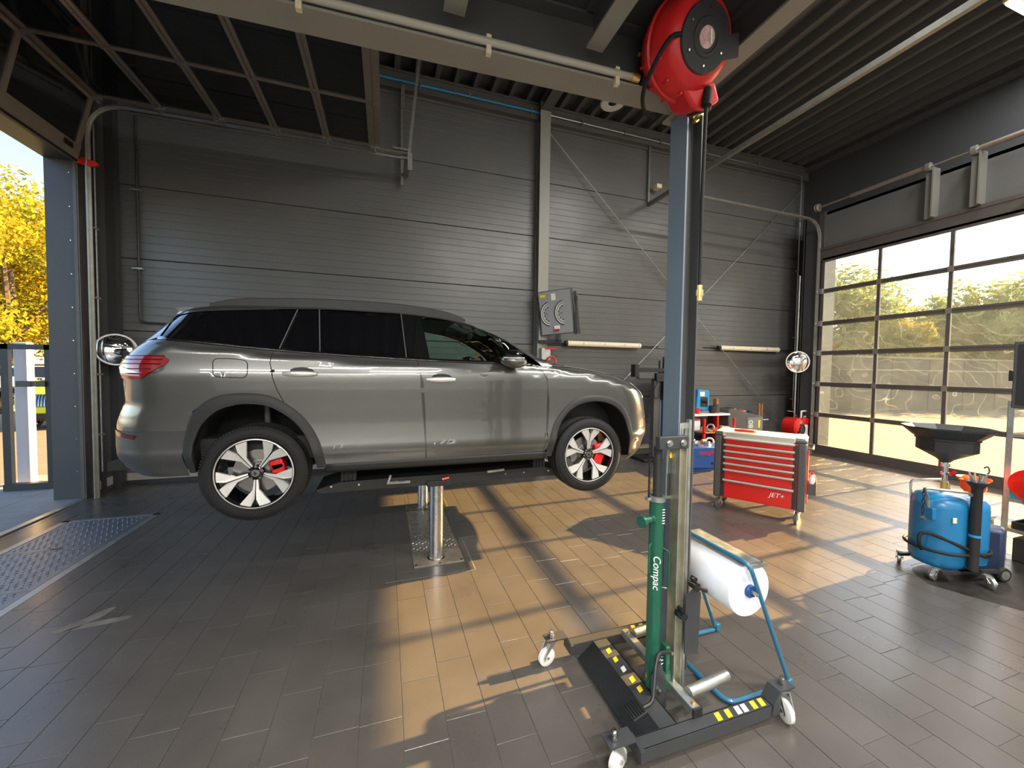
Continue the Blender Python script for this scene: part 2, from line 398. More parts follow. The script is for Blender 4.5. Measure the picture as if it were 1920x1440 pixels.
# corner flashings and posts by the left jamb
b = MB(); b.bx(-3.72, -3.655, 6.40, 6.449, 0, 4.35); b.bx(-3.655, -3.645, 6.36, 6.45, 0, 4.35); b.bx(-3.70, -3.675, 6.385, 6.41, 0, 4.35)
struct(b.build('trim_2', 'alu_dark', smooth=0))
b = MB(); b.bx(XL, XL+.10, 6.86, 6.98, 0, 6.38); b.bx(XL, XL+.03, 6.62, 6.70, 0, 6.38); b.bx(XL, XL+.018, 6.52, 6.56, 0, 5.2)
struct(b.build('trim_3', 'frame_dark', smooth=0))

# ---- right end wall and door surround
b = MB(); b.bx(XR, XR+.25, YN, YB+.06, 5.10, ZC+.3); b.bx(XR, XR+.25, 6.44, YB+.06, -.2, 5.1); b.bx(XR, XR+.25, YN, 1.85, -.2, 5.1)
wall_right = struct(b.build('wall_right', 'panel_dark', smooth=0))
b = MB(); b.bx(9.0, 9.07, 6.0, 6.42, 0, 5.22); b.bx(9.0, XR+.25, 6.40, 6.45, 0, 5.22); b.bx(9.0, XR+.25, 1.80, 1.90, 0, 5.22); b.bx(9.03, 9.10, 1.86, 6.06, 4.30, 5.20); b.bx(9.03, XR+.25, 1.86, 6.45, 5.08, 5.20)
struct(b.build('trim_4', 'panel_dark', smooth=0))
b = MB(); b.bx(9.02, 9.04, 1.9, 6.02, 4.40, 5.14)
struct(b.build('trim_5', 'panel', smooth=0))
b = MB(); b.bx(XR-.10, XR, YN, YB-.1, 6.58, 6.70); b.bx(XR-.16, XR-.10, YN, YB-.1, 6.60, 6.64)
struct(b.build('trim_6', 'deck', smooth=0))
b = MB(); b.bx(8.93, 9.02, 1.9, 6.02, 4.16, 4.42); b.bx(8.92, 8.94, 1.9, 6.02, 4.37, 4.43)
struct(b.build('trim_7', 'alu_dark', smooth=0))
# near side wall behind the viewer
b = MB(); b.bx(XL-.37, XR+.25, YN-.25, YN, -.2, ZC+.3); struct(b.build('wall_front', 'white', smooth=0))

# ================================================================ sectional doors
XD = 8.95
door_r = thing('door_1', 'x', 'y'); del door_r['label']; del door_r['category']; struct(door_r)
ZR = [.19, .845, 1.505, 2.172, 2.805, 3.497, 4.16]; YM = [5.965, 4.955, 3.96, 2.965, 1.965]
for i, z in enumerate(ZR[1:-1]):
    b = MB(); b.bx(XD-.02, XD+.025, 1.95, 5.98, z-.042, z-.003); b.bx(XD-.02, XD+.025, 1.95, 5.98, z+.003, z+.042); b.bx(XD-.008, XD+.02, 1.95, 5.98, z-.004, z+.004)
    b.build('section_rail', 'alu_dark', door_r, smooth=0)
b = MB(); b.bx(XD-.025, XD+.03, 1.95, 5.98, .015, .19); b.bx(XD-.03, XD+.035, 1.95, 5.98, .0, .03); b.build('bottom_rail', 'alu_dark', door_r, smooth=0)
b = MB(); b.bx(XD-.02, XD+.025, 1.95, 5.98, 4.12, 4.20); b.build('top_rail', 'alu_dark', door_r, smooth=0)
zz = [.19]+[z for r in ZR[1:-1] for z in (r-.042, r+.042)]+[4.12]
for j in range(5):
    for i in range(6):
        b = MB(); hw = .032 if j in (0, 4) else .026
        b.bx(XD-.018, XD+.02, YM[j]-hw, YM[j]+hw, zz[2*i], zz[2*i+1]); b.build('mullion', 'alu_dark', door_r, smooth=0)
pm = {}
for j in range(4):
    for i in range(6):
        b = MB(); b.bx(XD-.004, XD+.004, YM[j+1]+.024, YM[j]-.024, zz[2*i]-.002, zz[2*i+1]+.002); b.build('pane', 'pane_dusty', door_r, smooth=0)
for j in range(5):
    for z in ZR[1:-1]:
        b = MB(); b.box((XD-.026, YM[j], z), (.012, .075, .10)); b.build('hinge', 'alu', door_r, smooth=0)
for z in ZR[1:-1]:
    b = MB(); b.cyl((XD-.05, 5.97, z), (XD-.05, 6.06, z), .012); b.cyl((XD-.05, 6.04, z), (XD-.05, 6.065, z), .026); b.box((XD-.035, 5.975, z), (.03, .06, .11)); b.build('roller', 'galv', door_r, smooth=30)
# tracks and shaft of the closed door
def c_track(pts, w=.028, T=None):
    m = MB(); m.tube(pts, w, n=4); return m
trk = thing('door_track', 'galvanized track of the glazed door curving off to the left near the corner', 'door track')
for y, nm in ((6.07, 'track_rail'), (1.88, 'track_rail')):
    pts = fillet([(8.93, y, 0), (8.93, y, 5.03), (5.2, y, 5.08)], .42, 10)
    m = MB(); m.tube(pts, .030, 6); m.tube([(p.x, p.y-.03, p.z) for p in pts[:]], .012, 6); m.build(nm, 'galv_dull', trk, smooth=30)
    m = MB(); m.bx(8.975, 9.0, y-.07, y+.05, 0, 5.2); m.build('angle_post', 'alu_dark', trk, smooth=0)
m = MB(); m.bx(5.18, 5.215, 6.95, 6.985, 5.19, 6.5); m.build('wall_hanger', 'galv_dull', trk, smooth=0)
m = MB(); m.bx(5.17, 5.185, 1.85, 6.97, 5.16, 5.23); m.bx(5.185, 5.23, 1.85, 6.97, 5.16, 5.168); m.bx(5.185, 5.23, 1.85, 6.97, 5.222, 5.23); m.build('cross_channel', 'galv_dull', trk, smooth=0)
m = MB(); m.bx(5.28, 5.40, 6.80, 6.95, 5.50, 5.58); m.build('bracket_box', 'cream', trk, smooth=0, bevel=.005)
sh = thing('door_shaft', 'long copper coloured torsion shaft above the glazed door', 'door shaft')
m = MB(); m.cyl((8.85, 5.35, 5.29), (8.85, 6.05, 5.29), .022); m.cyl((8.85, 1.9, 5.29), (8.85, 6.05, 5.29), .016); m.build('shaft', 'alu', sh)
for y0, y1 in ((4.30, 5.45), (1.95, 3.66)):
    m = MB(); m.cyl((8.85, y0, 5.29), (8.85, y1, 5.29), .042, n=18); m.build('spring_tube', 'alu', sh)
m = MB(); m.lathe([(0, 0), (.05, 0), (.085, .01), (.06, .02), (.06, .05), (.085, .06), (.05, .07), (0, .07)], T=TL(8.85, 6.03, 5.29) @ ROTX.inverted()); m.build('cable_drum', 'alu', sh)
for y in (4.27, 3.72):
    m = MB(); m.bx(8.88, 9.02, y-.055, y+.045, 4.42, 5.24); m.bx(8.83, 9.02, y-.075, y-.055, 4.43, 5.26); m.build('bearing_post', 'post_grey', sh, smooth=0)
    m = MB(); m.cyl((8.85, y-.03, 5.29), (8.85, y+.03, 5.29), .07); m.bx(8.80, 8.98, y-.015, y+.015, 5.25, 5.33); m.build('bearing_plate', 'galv', sh)

# ---- open overhead door at the left
door_l = thing('door_2', 'x', 'y'); del door_l['label']; del door_l['category']; struct(door_l)
ZL = 5.05
XS = [-3.42, -2.775, -2.12, -1.465, -.81, -.155]; YP = [6.28, 5.29, 4.29, 3.29, 2.29]
def bar_between(mb, p0, p1, wid, th):
    p0 = Vector(p0); p1 = Vector(p1); d = (p1-p0); T = frame((p0+p1)/2, d, (0, 1, 0) if abs(d.normalized().y) < .9 else (0, 0, 1))
    mb.box((0, 0, 0), (d.length, wid, th), T)
for i, x in enumerate(XS):
    b = MB(); w2 = .045 if i < 5 else .085
    b.bx(x-w2, x-.006, 2.26, 6.31, ZL-.02, ZL+.02); b.bx(x+.006, x+w2, 2.26, 6.31, ZL-.02, ZL+.02); b.bx(x-.01, x+.01, 2.26, 6.31, ZL-.008, ZL+.018)
    b.build('section_rail', 'alu', door_l, smooth=0)
for i in range(5):
    for j, y in enumerate(YP):
        b = MB(); b.bx(XS[i]+.045, XS[i+1]-(.045 if i < 4 else .085), y-.025, y+.025, ZL-.016, ZL+.02); b.build('mullion', 'alu', door_l, smooth=0)
    for j in range(4):
        b = MB(); b.bx(XS[i]+.042, XS[i+1]-.042, YP[j+1]+.022, YP[j]-.022, ZL-.003, ZL+.003); b.build('pane', 'pane_dark', door_l, smooth=0)
# bottom section hangs in the bend
p_hi = Vector((-3.455, 0, 5.03)); p_lo = Vector((-3.63, 0, 4.25)); dv = (p_lo-p_hi)
Tb = frame((p_hi.x, 0, p_hi.z), dv, (0, 1, 0)); Ls = dv.length
b = MB(); b.bx(.01, .05, 2.26, 6.31, -.02, .02, Tb); b.build('section_rail', 'alu', door_l, smooth=0)
b = MB(); b.bx(Ls-.17, Ls, 2.26, 6.31, -.022, .022, Tb); b.build('bottom_rail', 'alu', door_l, smooth=0)
b = MB(); b.bx(Ls, Ls+.03, 2.28, 6.30, -.03, .03, Tb); b.build('rubber_seal', 'rubber', door_l, smooth=0)
for y in YP: b = MB(); b.bx(.05, Ls-.17, y-.025, y+.025, -.016, .02, Tb); b.build('mullion', 'alu', door_l, smooth=0)
for j in range(4): b = MB(); b.bx(.045, Ls-.165, YP[j+1]+.022, YP[j]-.022, -.003, .003, Tb); b.build('pane', 'pane_dark', door_l, smooth=0)
for x in XS:
    for y in (YP[0], YP[1], YP[2]):
        b = MB(); b.box((x, y, ZL-.025), (.10, .06, .012)); b.cyl((x, y-.03, ZL-.034), (x, y+.03, ZL-.034), .010, n=8); b.build('hinge', 'alu', door_l, smooth=30)
    b = MB(); b.cyl((x, 6.28, ZL-.04), (x, 6.37, ZL-.04), .010, n=8); b.cyl((x, 6.345, ZL-.04), (x, 6.37, ZL-.04), .024); b.box((x, 6.29, ZL-.03), (.13, .05, .03)); b.build('roller', 'galv', door_l, smooth=30)
b = MB(); b.box((0, 0, 0), (.05, .15, .07), TL(-3.60, 6.12, 4.36)); b.build('edge_sensor', 'black', door_l, bevel=.01)
b = MB(); b.prism([(p.x, p.y) for p in fillet([(-.06, -.05), (.10, -.02), (.16, .03), (.13, .06), (-.02, .05), (-.06, -.05)], .03)], -.02, .02, TL(-3.60, 6.38, 4.26) @ ROTX @ Matrix.Rotation(-.35, 4, 'Z')); b.build('roller_guard', 'red', door_l, bevel=.006)
tl = thing('door_track', 'galvanized overhead track carrying the open glazed door at upper left', 'door track')
pts = fillet([(-3.56, 6.40, 0), (-3.56, 6.40, 5.02), (.34, 6.40, 5.06)], .45, 10)
m = MB(); m.tube(pts, .030, 6); m.tube([(p.x, p.y-.035, p.z-.01) for p in pts], .012, 6); m.tube([(p.x+.0, p.y+.0, p.z-.07) for p in pts[-2:]], .018, 4); m.build('track_rail', 'galv_dull', tl, smooth=30)
m = MB(); m.tube([(.505, 6.40, 6.64), (.335, 6.40, 4.98)], .03, 4); m.build('hanger_bar', 'galv_dull', tl, smooth=0)
m = MB(); m.bx(.24, .275, 6.90, 6.93, 4.80, 6.42); m.bx(.24, .30, 6.88, 6.90, 6.05, 6.44); m.build('slotted_hanger', 'galv_dull', tl, smooth=0)
m = MB(); m.bx(.28, .36, 6.36, 6.96, 4.97, 5.0); m.bx(.32, .39, 6.34, 6.37, 4.80, 5.06); m.bx(.10, .32, 6.365, 6.40, 5.10, 5.125); m.build('end_bracket', 'galv_dull', tl, smooth=0)
# ================================================================ pipes, rods, lamps on the long wall
p = thing('air_pipe', 'bright blue compressed air pipe along the upper long wall, left of the wall column', 'pipe')
m = MB(); m.tube([(-2.2, 6.90, 6.50), (2.90, 6.90, 6.50)], .019, 10); m.build('pipe_run', 'blue_pipe', p)
for x in (-.9, .55, 1.4, 2.55): m = MB(); m.bx(x-.010, x+.010, 6.87, 6.93, 6.45, 6.55); m.build('pipe_clip', 'galv', p, smooth=0)
p = thing('conduit_pipe', 'thin white conduit continuing from the blue pipe to the far corner', 'pipe')
m = MB(); m.tube(fillet([(2.92, 6.90, 6.50), (9.48, 6.90, 6.44), (9.48, 6.90, .85)], .03), .014, 8); m.build('pipe_run', 'galv', p)
m = MB(); m.tube([(2.92, 6.90, 6.40), (2.92, 6.90, 6.55)], .024, 10); m.build('end_fitting', 'white', p)
for x in (3.6, 4.55, 5.4, 6.6, 8.1): m = MB(); m.bx(x-.010, x+.010, 6.87, 6.94, 6.44, 6.54); m.build('pipe_clip', 'galv', p, smooth=0)
for z in (1.1, 2.6, 4.2, 5.4): m = MB(); m.bx(9.44, 9.52, 6.87, 6.95, z-.012, z+.012); m.build('pipe_clip', 'galv', p, smooth=0)
p = thing('tie_rod', 'long diagonal tie rod falling from the wall column top to the far floor corner', 'tie rod')
m = MB(); m.tube([(2.93, 6.90, 6.17), (9.12, 6.90, .50)], .0095, 8); m.build('rod', 'galv', p)
for t in (.82, .5): m = MB(); a = Vector((2.93, 6.90, 6.17)); c = Vector((9.12, 6.90, .50)); q = a.lerp(c, t); d = (c-a).normalized(); m.cyl(q-d*.12, q+d*.12, .017, n=8); m.build('turnbuckle', 'galv', p)
p = thing('tie_rod', 'diagonal tie rod rising from behind the bonnet to the far upper corner', 'tie rod')
m = MB(); m.tube([(4.2, 6.88, 1.12), (9.45, 6.88, 6.08)], .0085, 8); m.build('rod', 'galv', p)
m = MB(); m.cyl((4.75, 6.88, 1.64), (4.95, 6.88, 1.829), .016, n=8); m.build('turnbuckle', 'galv', p)
for (x0, x1, z0, z1, lb) in ((3.33, 5.06, 2.248, 2.270, 'long cream tube lamp on the wall just right of the dial display'), (7.13, 8.97, 2.276, 2.290, 'long cream tube lamp on the wall near the far corner')):
    p = thing('tube_lamp', lb, 'lamp', ((x0+x1)/2, 6.93, (z0+z1)/2)); h = (x1-x0)/2
    prf = [(.055*math.cos(a), .055*math.sin(a)) for a in np.linspace(0, 2*PI, 14, endpoint=False)]
    m = MB(); m.grid([[(x, y*.9, z) for y, z in prf] for x in (-h+.04, h-.04)], closed=True); m.build('diffuser', 'cream', p, smooth=60)
    for s in (-1, 1): m = MB(); m.cyl((s*(h-.045), 0, 0), (s*h, 0, 0), .062, .05, n=16); m.build('end_cap', 'white' if s > 0 else 'plastic_dark', p)
    m = MB(); m.bx(-h+.1, h-.1, .045, .085, -.03, .03); m.build('back_tray', 'plastic_grey', p, smooth=0)
    for x in (-h*.55, 0, h*.55): m = MB(); m.box((x, -.052, 0), (.018, .008, .03)); m.build('clip', 'galv', p, smooth=0)
    m = MB(); m.tube([(-h-.35, .06, 0), (-h+.02, .06, 0)], .012, 6); m.tube([(h-.02, .06, 0), (h+.5, .06, 0)], .012, 6); m.build('cable_conduit', 'plastic_dark', p)
p = thing('cable_pipe', 'dark bent conduit on the wall above the round mirror at left', 'pipe')
m = MB(); m.tube(fillet([(-3.35, 6.98, 6.2), (-3.35, 6.98, 2.34), (-2.62, 6.98, 2.32)], .08), .015, 8); m.build('pipe_run', 'frame_dark', p)
for z in (4.2, 3.1): m = MB(); m.bx(-3.42, -3.30, 6.95, 7.0, z-.012, z+.012); m.build('pipe_clip', 'galv', p, smooth=0)
p = thing('cable_pipe', 'thin light conduit clipped to the dark left wall beside the door track', 'pipe')
m = MB(); m.tube([(-3.60, 6.58, .3), (-3.60, 6.58, 4.9)], .010, 8); m.build('pipe_run', 'galv', p)
for z in (.8, 1.6, 2.6, 3.5): m = MB(); m.bx(-3.64, -3.585, 6.54, 6.62, z-.012, z+.012); m.build('pipe_clip', 'galv', p, smooth=0)
# ---- convex mirrors
def convex(nm, lb, loc, r, face, pole):
    p = thing(nm, lb, 'mirror', loc)
    T = frame((0, 0, 0), Vector((0, 0, 1)).cross(Vector(face)), (0, 0, 1))
    prof = [(0, .06)]+[(r*math.sin(a)/math.sin(.6), .06*(math.cos(a)-math.cos(.6))/(1-math.cos(.6))) for a in np.linspace(.08, .6, 9)]
    m = MB(); m.lathe(prof+[(r, -.012), (0, -.012)], 40, T); m.build('mirror_dome', 'mirror', p, smooth=50)
    m = MB(); m.tube([T @ Vector((r*1.01*math.cos(a), r*1.01*math.sin(a), 0)) for a in np.linspace(0, 2*PI, 40, endpoint=False)], .011, 6, closed=True); m.build('rim', 'white', p)
    m = MB()
    for s in pole: m.tube(s, .016, 8)
    m.build('bracket_pole', 'galv', p)
convex('convex_mirror', 'round convex mirror on the dark left wall beside the car tail lamp', (-3.42, 6.58, 1.93), .20, (.52, -.82, -.24), [[(-.0, .02, 0), (-.12, .12, 0), (-.21, .12, 0)]])
convex('convex_mirror', 'round convex mirror on a pole in the far right corner', (8.66, 6.23, 1.98), .225, (-.50, -.86, -.10), [[(0, .02, 0), (.28, .20, 0)], [(.03, .05, 0), (.03, .05, -1.98)], [(.03, .05, 0), (.03, .05, 1.9)]])
# ---- brake tester display on the wall column
p = thing('dial_display', 'grey tilted brake tester display with two round dials on the wall column', 'display', (2.97, 6.56, 2.79), R(-40))
T0 = Matrix.Rotation(R(9), 4, 'X') @ Matrix.Rotation(R(-4), 4, 'Y')
m = MB(); m.bx(-.31, .31, -.04, .10, -.40, .40, T0); m.build('case', 'plastic_grey', p, bevel=.006)
m = MB(); m.bx(-.295, .295, -.046, -.04, -.385, .385, T0); m.build('face_plate', 'paint_white', p).data.materials[0] = mat('dial_face', (.26, .27, .28), .5)
for s in (-1, 1):
    cx = s*.135+.02
    for r_, th, mm in ((.17, .010, 'black'), (.158, .007, 'white'), (.12, .006, 'white')):
        arc = [(cx+s*0+r_*math.cos(a), -.049, r_*1.25*math.sin(a)-.02) for a in np.linspace(R(95), R(265), 22)]
        m = MB(); m.tube([T0 @ Vector(q) for q in arc], th, 5); m.build('dial_ring', mm, p)
    for a in np.linspace(R(105), R(255), 6):
        m = MB(); m.box((cx+.10*math.cos(a), -.049, .125*math.sin(a)-.02), (.02, .004, .02), T0); m.build('dial_number', 'black', p, smooth=0)
    m = MB(); m.box((cx-.055, -.049, -.02), (.06, .004, .006), T0); m.build('needle', 'black', p, smooth=0)
m = MB(); m.bx(-.06, .02, -.05, -.046, .22, .34, T0); m.build('paper_label', 'white', p, smooth=0)
m = MB(); m.bx(-.27, -.17, -.05, -.046, .29, .335, T0); m.build('maker_plate', 'yellow', p, smooth=0)
m = MB(); m.bx(-.05, .05, -.07, -.046, -.33, -.24, T0); m.bx(-.05, .05, -.075, -.05, -.33, -.30, T0); m.build('warning_lamp', ['white'], p, bevel=.004)
m = MB(); m.bx(-.05, .05, -.077, -.068, -.335, -.30, T0); m.build('lamp_lens', 'red', p, smooth=0)
m = MB(); m.bx(-.38, -.34, .0, .12, -.55, .30); m.bx(.34, .37, .0, .10, -.40, .28); m.bx(-.38, .10, .02, .10, -.56, -.50); m.bx(-.02, .05, .02, .16, -.54, -.38); m.build('holder_bracket', 'frame_dark', p, smooth=0)
m = MB(); m.bx(.34, .39, .02, .10, -.43, .33, Matrix.Rotation(R(-7), 4, 'Y')); m.build('side_arm', 'plastic_grey', p, smooth=0)
p = thing('valve_block', 'small red handled valve block on the wall column under the dial display', 'valve', (2.84, 6.74, 2.02))
m = MB(); m.bx(-.09, .09, -.04, .06, -.10, .12); m.build('manifold', 'galv', p, bevel=.006)
m = MB(); m.bx(-.02, .22, -.06, -.04, .10, .13); m.build('lever', 'red', p, bevel=.004)
m = MB(); m.tube([Vector((.10, -.05, -.13))+Vector((.09*math.cos(a), 0, .09*math.sin(a))) for a in np.linspace(0, 2*PI, 24, endpoint=False)], .018, 8, closed=True); m.build('gauge', 'red', p)
m = MB(); m.bx(-.10, .02, -.05, .06, -.24, -.12); m.build('filter_bowl', 'white', p, bevel=.01)
# ---- round ceiling fitting
m = MB(); m.lathe([(.07, 0), (.085, -.02), (.20, -.03), (.22, -.015), (.22, .02), (.07, .02)], 32, close=True)
p = thing('ceiling_lamp', 'round white ring lamp on the ribbed ceiling beside the long beam', 'lamp', (3.96, 6.42, 6.65)); m.build('ring', 'white', p)
m = MB(); m.lathe([(0, -.01), (.07, -.01), (.07, .02), (0, .02)], 24); m.build('centre', 'black', p)

# ================================================================ mezzanine frame over the viewer
SL = -.0394                                    # the beam runs 2.3 degrees off the wall line
def by(x, e): return 1.787+e+SL*(x-.35)
def skew_box(mb, x0, x1, e0, e1, z0, z1):
    v = [(x, by(x, e), z) for z in (z0, z1) for e in (e0, e1) for x in (x0, x1)]
    mb.add(v, [(0, 2, 3, 1), (4, 5, 7, 6), (0, 1, 5, 4), (2, 6, 7, 3), (0, 4, 6, 2), (1, 3, 7, 5)])
ZB = 3.171
p = thing('mezzanine_beam', 'long grey steel beam crossing the top of the picture onto the steel column', 'beam')
m = MB(); skew_box(m, -3.6, 1.665, -.02, .118, ZB, ZB+.012); m.build('lower_flange', 'beam', p, smooth=0)  # underside coloured lighter than the web for light bounced off the floor
m = MB(); skew_box(m, -3.6, 1.665, .044, .054, ZB+.012, ZB+.29); m.build('web', 'column_dark', p, smooth=0)
m = MB(); skew_box(m, -3.6, 1.665, -.02, .118, ZB+.29, ZB+.302); m.build('upper_flange', 'column_dark', p, smooth=0)
p = thing('pipe_run', 'pale plastic pipe clipped along the long overhead beam', 'pipe')
m = MB(); m.tube([(x, by(x, -.028), ZB+.035) for x in (-3.6, -1, 1.17)], .0165, 12); m.build('pipe', 'white', p).data.materials[0] = mat('pipe_pale', (.40, .385, .33), .45)
for x in (-1.5, -.33, .44, 1.09): m = MB(); m.bx(x-.011, x+.011, by(x, -.035), by(x, -.012), ZB-.02, ZB+.065); m.build('pipe_clip', 'cream', p, smooth=0)
m = MB(); m.cyl((1.17, by(1.17, -.028), ZB+.035), (1.21, by(1.2, -.028), ZB+.035), .021); m.build('end_fitting', 'brass', p)
p = thing('pipe_valve', 'black shut off valve at the end of the pale pipe beside the red reel', 'valve', (1.26, by(1.26, -.03), ZB+.04))
m = MB(); m.box((.02, 0, 0), (.12, .05, .06)); m.cyl((0, 0, .02), (0, 0, .13), .022); m.build('valve_body', 'black', p, bevel=.006)
m = MB(); m.box((.05, -.02, .0), (.13, .012, .022)); m.build('lever', 'black_gloss', p, bevel=.003)
m = MB(); m.tube([(-.06, -.01, .10), (0, 0, .12), (.05, .0, .09)], .010, 6); m.build('brass_elbow', 'brass', p)
for (x0, x1, lb) in ((.236, .33, 'short grey cross beam end at the top centre'), (.915, 1.005, 'grey cross beam running overhead just left of the red reel'), (1.60, 1.70, 'grey cross beam running overhead right of the red reel'), (-1.2, -1.1, 'grey cross beam over the left part of the mezzanine')):
    p = thing('cross_beam', lb, 'beam')
    yb = by((x0+x1)/2, -.03) if x0 < 1.5 else by(1.6, .118)
    m = MB(); m.bx(x0, x1, YN, yb, ZB+.115, ZB+.127); m.build('lower_flange', 'beam', p, smooth=0)  # floor bounce is in the flange colour, web stays darker
    m = MB(); m.bx((x0+x1)/2-.005, (x0+x1)/2+.005, YN, yb, ZB+.127, ZB+.30); m.build('web', 'column_dark', p, smooth=0)
    m = MB(); m.bx(x0, x1, YN, yb, ZB+.29, ZB+.302); m.build('upper_flange', 'column_dark', p, smooth=0)
m = MB(); m.bx(-3.62, 1.68, YN, by(-3.6, .12)-.15, ZB+.306, ZB+.40)
tag(m.build('mezzanine_deck', 'deck_under', smooth=0), 'dark mezzanine deck above the overhead steel beams', 'deck')
p = thing('steel_column', 'grey steel column behind the green wheel lift, one flange coloured for cool light', 'column', (1.55, 1.76, 0))
m = MB(); m.bx(0, .010, 0, .13, .012, ZB); m.build('flange', 'column_cool_lit', p, smooth=0)  # cool light from the left door is coloured into this flange
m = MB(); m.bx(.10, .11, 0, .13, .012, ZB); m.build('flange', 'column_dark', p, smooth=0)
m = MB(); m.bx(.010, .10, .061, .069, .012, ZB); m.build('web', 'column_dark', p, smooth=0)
m = MB(); m.bx(-.03, .14, -.03, .16, 0, .012); m.build('base_plate', 'column_dark', p, smooth=0)
m = MB(); m.bx(-.035, .115, -.03, .16, ZB-.014, ZB-.0005); m.build('head_plate', 'beam', p, smooth=0)
m = MB(); m.cyl((.055, .0, ZB-.06), (.055, -.05, ZB-.06), .012, n=6); m.cyl((.055, -.005, ZB-.06), (.055, .015, ZB-.06), .021, n=6); m.build('bolt', 'brass', p, smooth=0)

# ================================================================ red hose reel
p = thing('hose_reel', 'red hose reel with a round black cover hanging at the column top', 'hose reel', (1.383, 1.58, 3.296)); p.scale = (.92, .92, .92)
# axis of the drum points towards the viewer's right, slightly down
ax = Vector((.05, -.93, -.33)).normalized(); rx = Vector((0, 0, 1)).cross(ax); Tr = frame((0, 0, 0), rx, ax.cross(rx)) @ Matrix.Rotation(R(20), 4, 'Z')
def ring(rs, n=40, wob=0):
    return [[Tr @ Vector((r*(1+wob*math.cos(3*t))*math.cos(t), r*math.sin(t), z)) for t in np.linspace(0, 2*PI, n, endpoint=False)] for r, z in rs]
prof = [(.02, -.13), (.17, -.13), (.205, -.115), (.225, -.07), (.228, -.045), (.238, -.04), (.238, -.022), (.228, -.017), (.226, .015), (.218, .03), (.205, .07), (.185, .095), (.165, .105), (.15, .115), (.02, .115)]
m = MB(); m.grid(ring(prof), closed=True); m.build('housing', 'red_reel', p, smooth=40)
m = MB(); m.prism([(x, y) for x, y in ((-.10, -.17), (.12, -.17), (.16, -.275), (.06, -.30), (-.02, -.285))], -.10, .07, Tr); m.build('outlet_box', 'red_reel', p, bevel=.02)
m = MB(); m.box((.085, -.275, -.01), (.10, .06, .09), Tr); m.build('outlet_mouth', 'black', p, bevel=.01)
for k in range(7):
    a = R(190+k*28); T2 = Tr @ Matrix.Rotation(a, 4, 'Z')
    for z0, z1, r_ in ((-.10, -.05, .224), (.0, .055, .219)):
        m = MB(); m.box((r_, 0, (z0+z1)/2), (.014, .014, z1-z0), T2); m.build('rib', 'red_reel', p, bevel=.003)
m = MB(); m.grid(ring([(.02, .112), (.148, .112), (.150, .120), (.145, .126), (.085, .128), (.08, .133), (.066, .133), (.062, .128), (.02, .128)]), closed=True); m.box((.16, -.05, .115), (.10, .10, .014), Tr); m.build('cover_disc', 'plastic_dark', p, smooth=40)
m = MB(); m.grid(ring([(0.001, .1285), (.046, .1285), (.046, .131), (.001, .132)]), closed=True); m.build('label_disc', 'paper', p).data.materials[0] = mat('label_pink', (.55, .36, .34), .4, var=.5, scale=40)
m = MB(); m.box((.022, 0, .134), (.012, .06, .004), Tr); m.build('label_bar', 'white', p, bevel=.004)
for a in range(0, 360, 60):
    q = Vector((.115*math.cos(R(a+20)), .115*math.sin(R(a+20)), .127)); m = MB(); m.cyl(Tr @ q, Tr @ (q+Vector((0, 0, .006))), .0055, n=8); m.build('screw', 'steel', p)
hs = [Tr @ Vector(q) for q in ((-.14, .03, .115), (-.21, .02, .12), (-.27, -.06, .08), (-.285, -.16, 0), (-.22, -.24, -.08), (-.12, -.27, -.13))]
m = MB(); m.tube(spline(hs, 6), .011, 8); m.build('feed_hose', 'rubber', p)
m = MB(); m.bx(-.05, .11, -.06, .02, .12, .30); m.build('hanging_bracket', 'black', p, bevel=.006)
HX, HY = 1.541, 1.622
rel = lambda x, y, z: ((x-1.383)/.92, (y-1.58)/.92, (z-3.296)/.92)
m = MB(); m.tube([rel(*q) for q in ((1.508, 1.585, 3.10), (1.510, 1.59, 3.0), (1.522, 1.61, 2.6), (HX-.006, HY, 2.17))], .0105, 10); m.build('drop_hose', 'rubber', p)
m = MB(); m.tube([rel(1.506, 1.583, 3.13), rel(1.508, 1.585, 3.05)], .026, 12); m.build('hose_stop', 'rubber', p)
m = MB(); m.cyl(rel(HX-.006, HY, 2.18), rel(HX-.006, HY, 2.10), .014, n=12); m.cyl(rel(HX-.006, HY, 2.155), rel(HX-.006, HY, 2.125), .019, n=12); m.build('brass_coupling', 'brass', p)
# ================================================================ battens: one in view at the corner, the others added unseen as fill
def batten(x, y, z, ln, en, lb, rz=0):
    p = thing('fill_batten', lb, 'lamp', (x, y, z), rz, 'ceiling battens')
    m = MB(); m.bx(-ln/2, ln/2, -.06, .06, 0, .05); m.build('tray', 'cream', p, bevel=.004)
    m = MB(); m.bx(-ln/2+.02, ln/2-.02, -.045, .045, -.035, 0); m.build('diffuser', mat('lamp_glow', (.9, .88, .8), .4, emit=(1, .93, .80), estr=1.2), p, bevel=.01)
    l = bpy.data.lights.new('batten_fill', 'AREA'); l.shape = 'RECTANGLE'; l.size = ln-.1; l.size_y = .09; l.energy = en; l.color = (1, .97, .92)
    o = bpy.data.objects.new('batten_fill', l); COL.objects.link(o); o.parent = p; o.location = (0, 0, -.05)
for i, (x, y, e) in enumerate(((8.42, 2.99, 40), (4.9, 3.2, 40), (7.2, -.6, 200), (4.6, -.6, 200), (2.9, -2.4, 200))):
    batten(x, y, 6.60, 1.5, e, ('cream ceiling batten lamp at the upper right picture corner', 'added unseen fill batten over the tool cabinet', 'added unseen fill batten high behind the shelf rack', 'added unseen fill batten high right of the mezzanine', 'added fill batten at the hall end behind the viewer')[i])
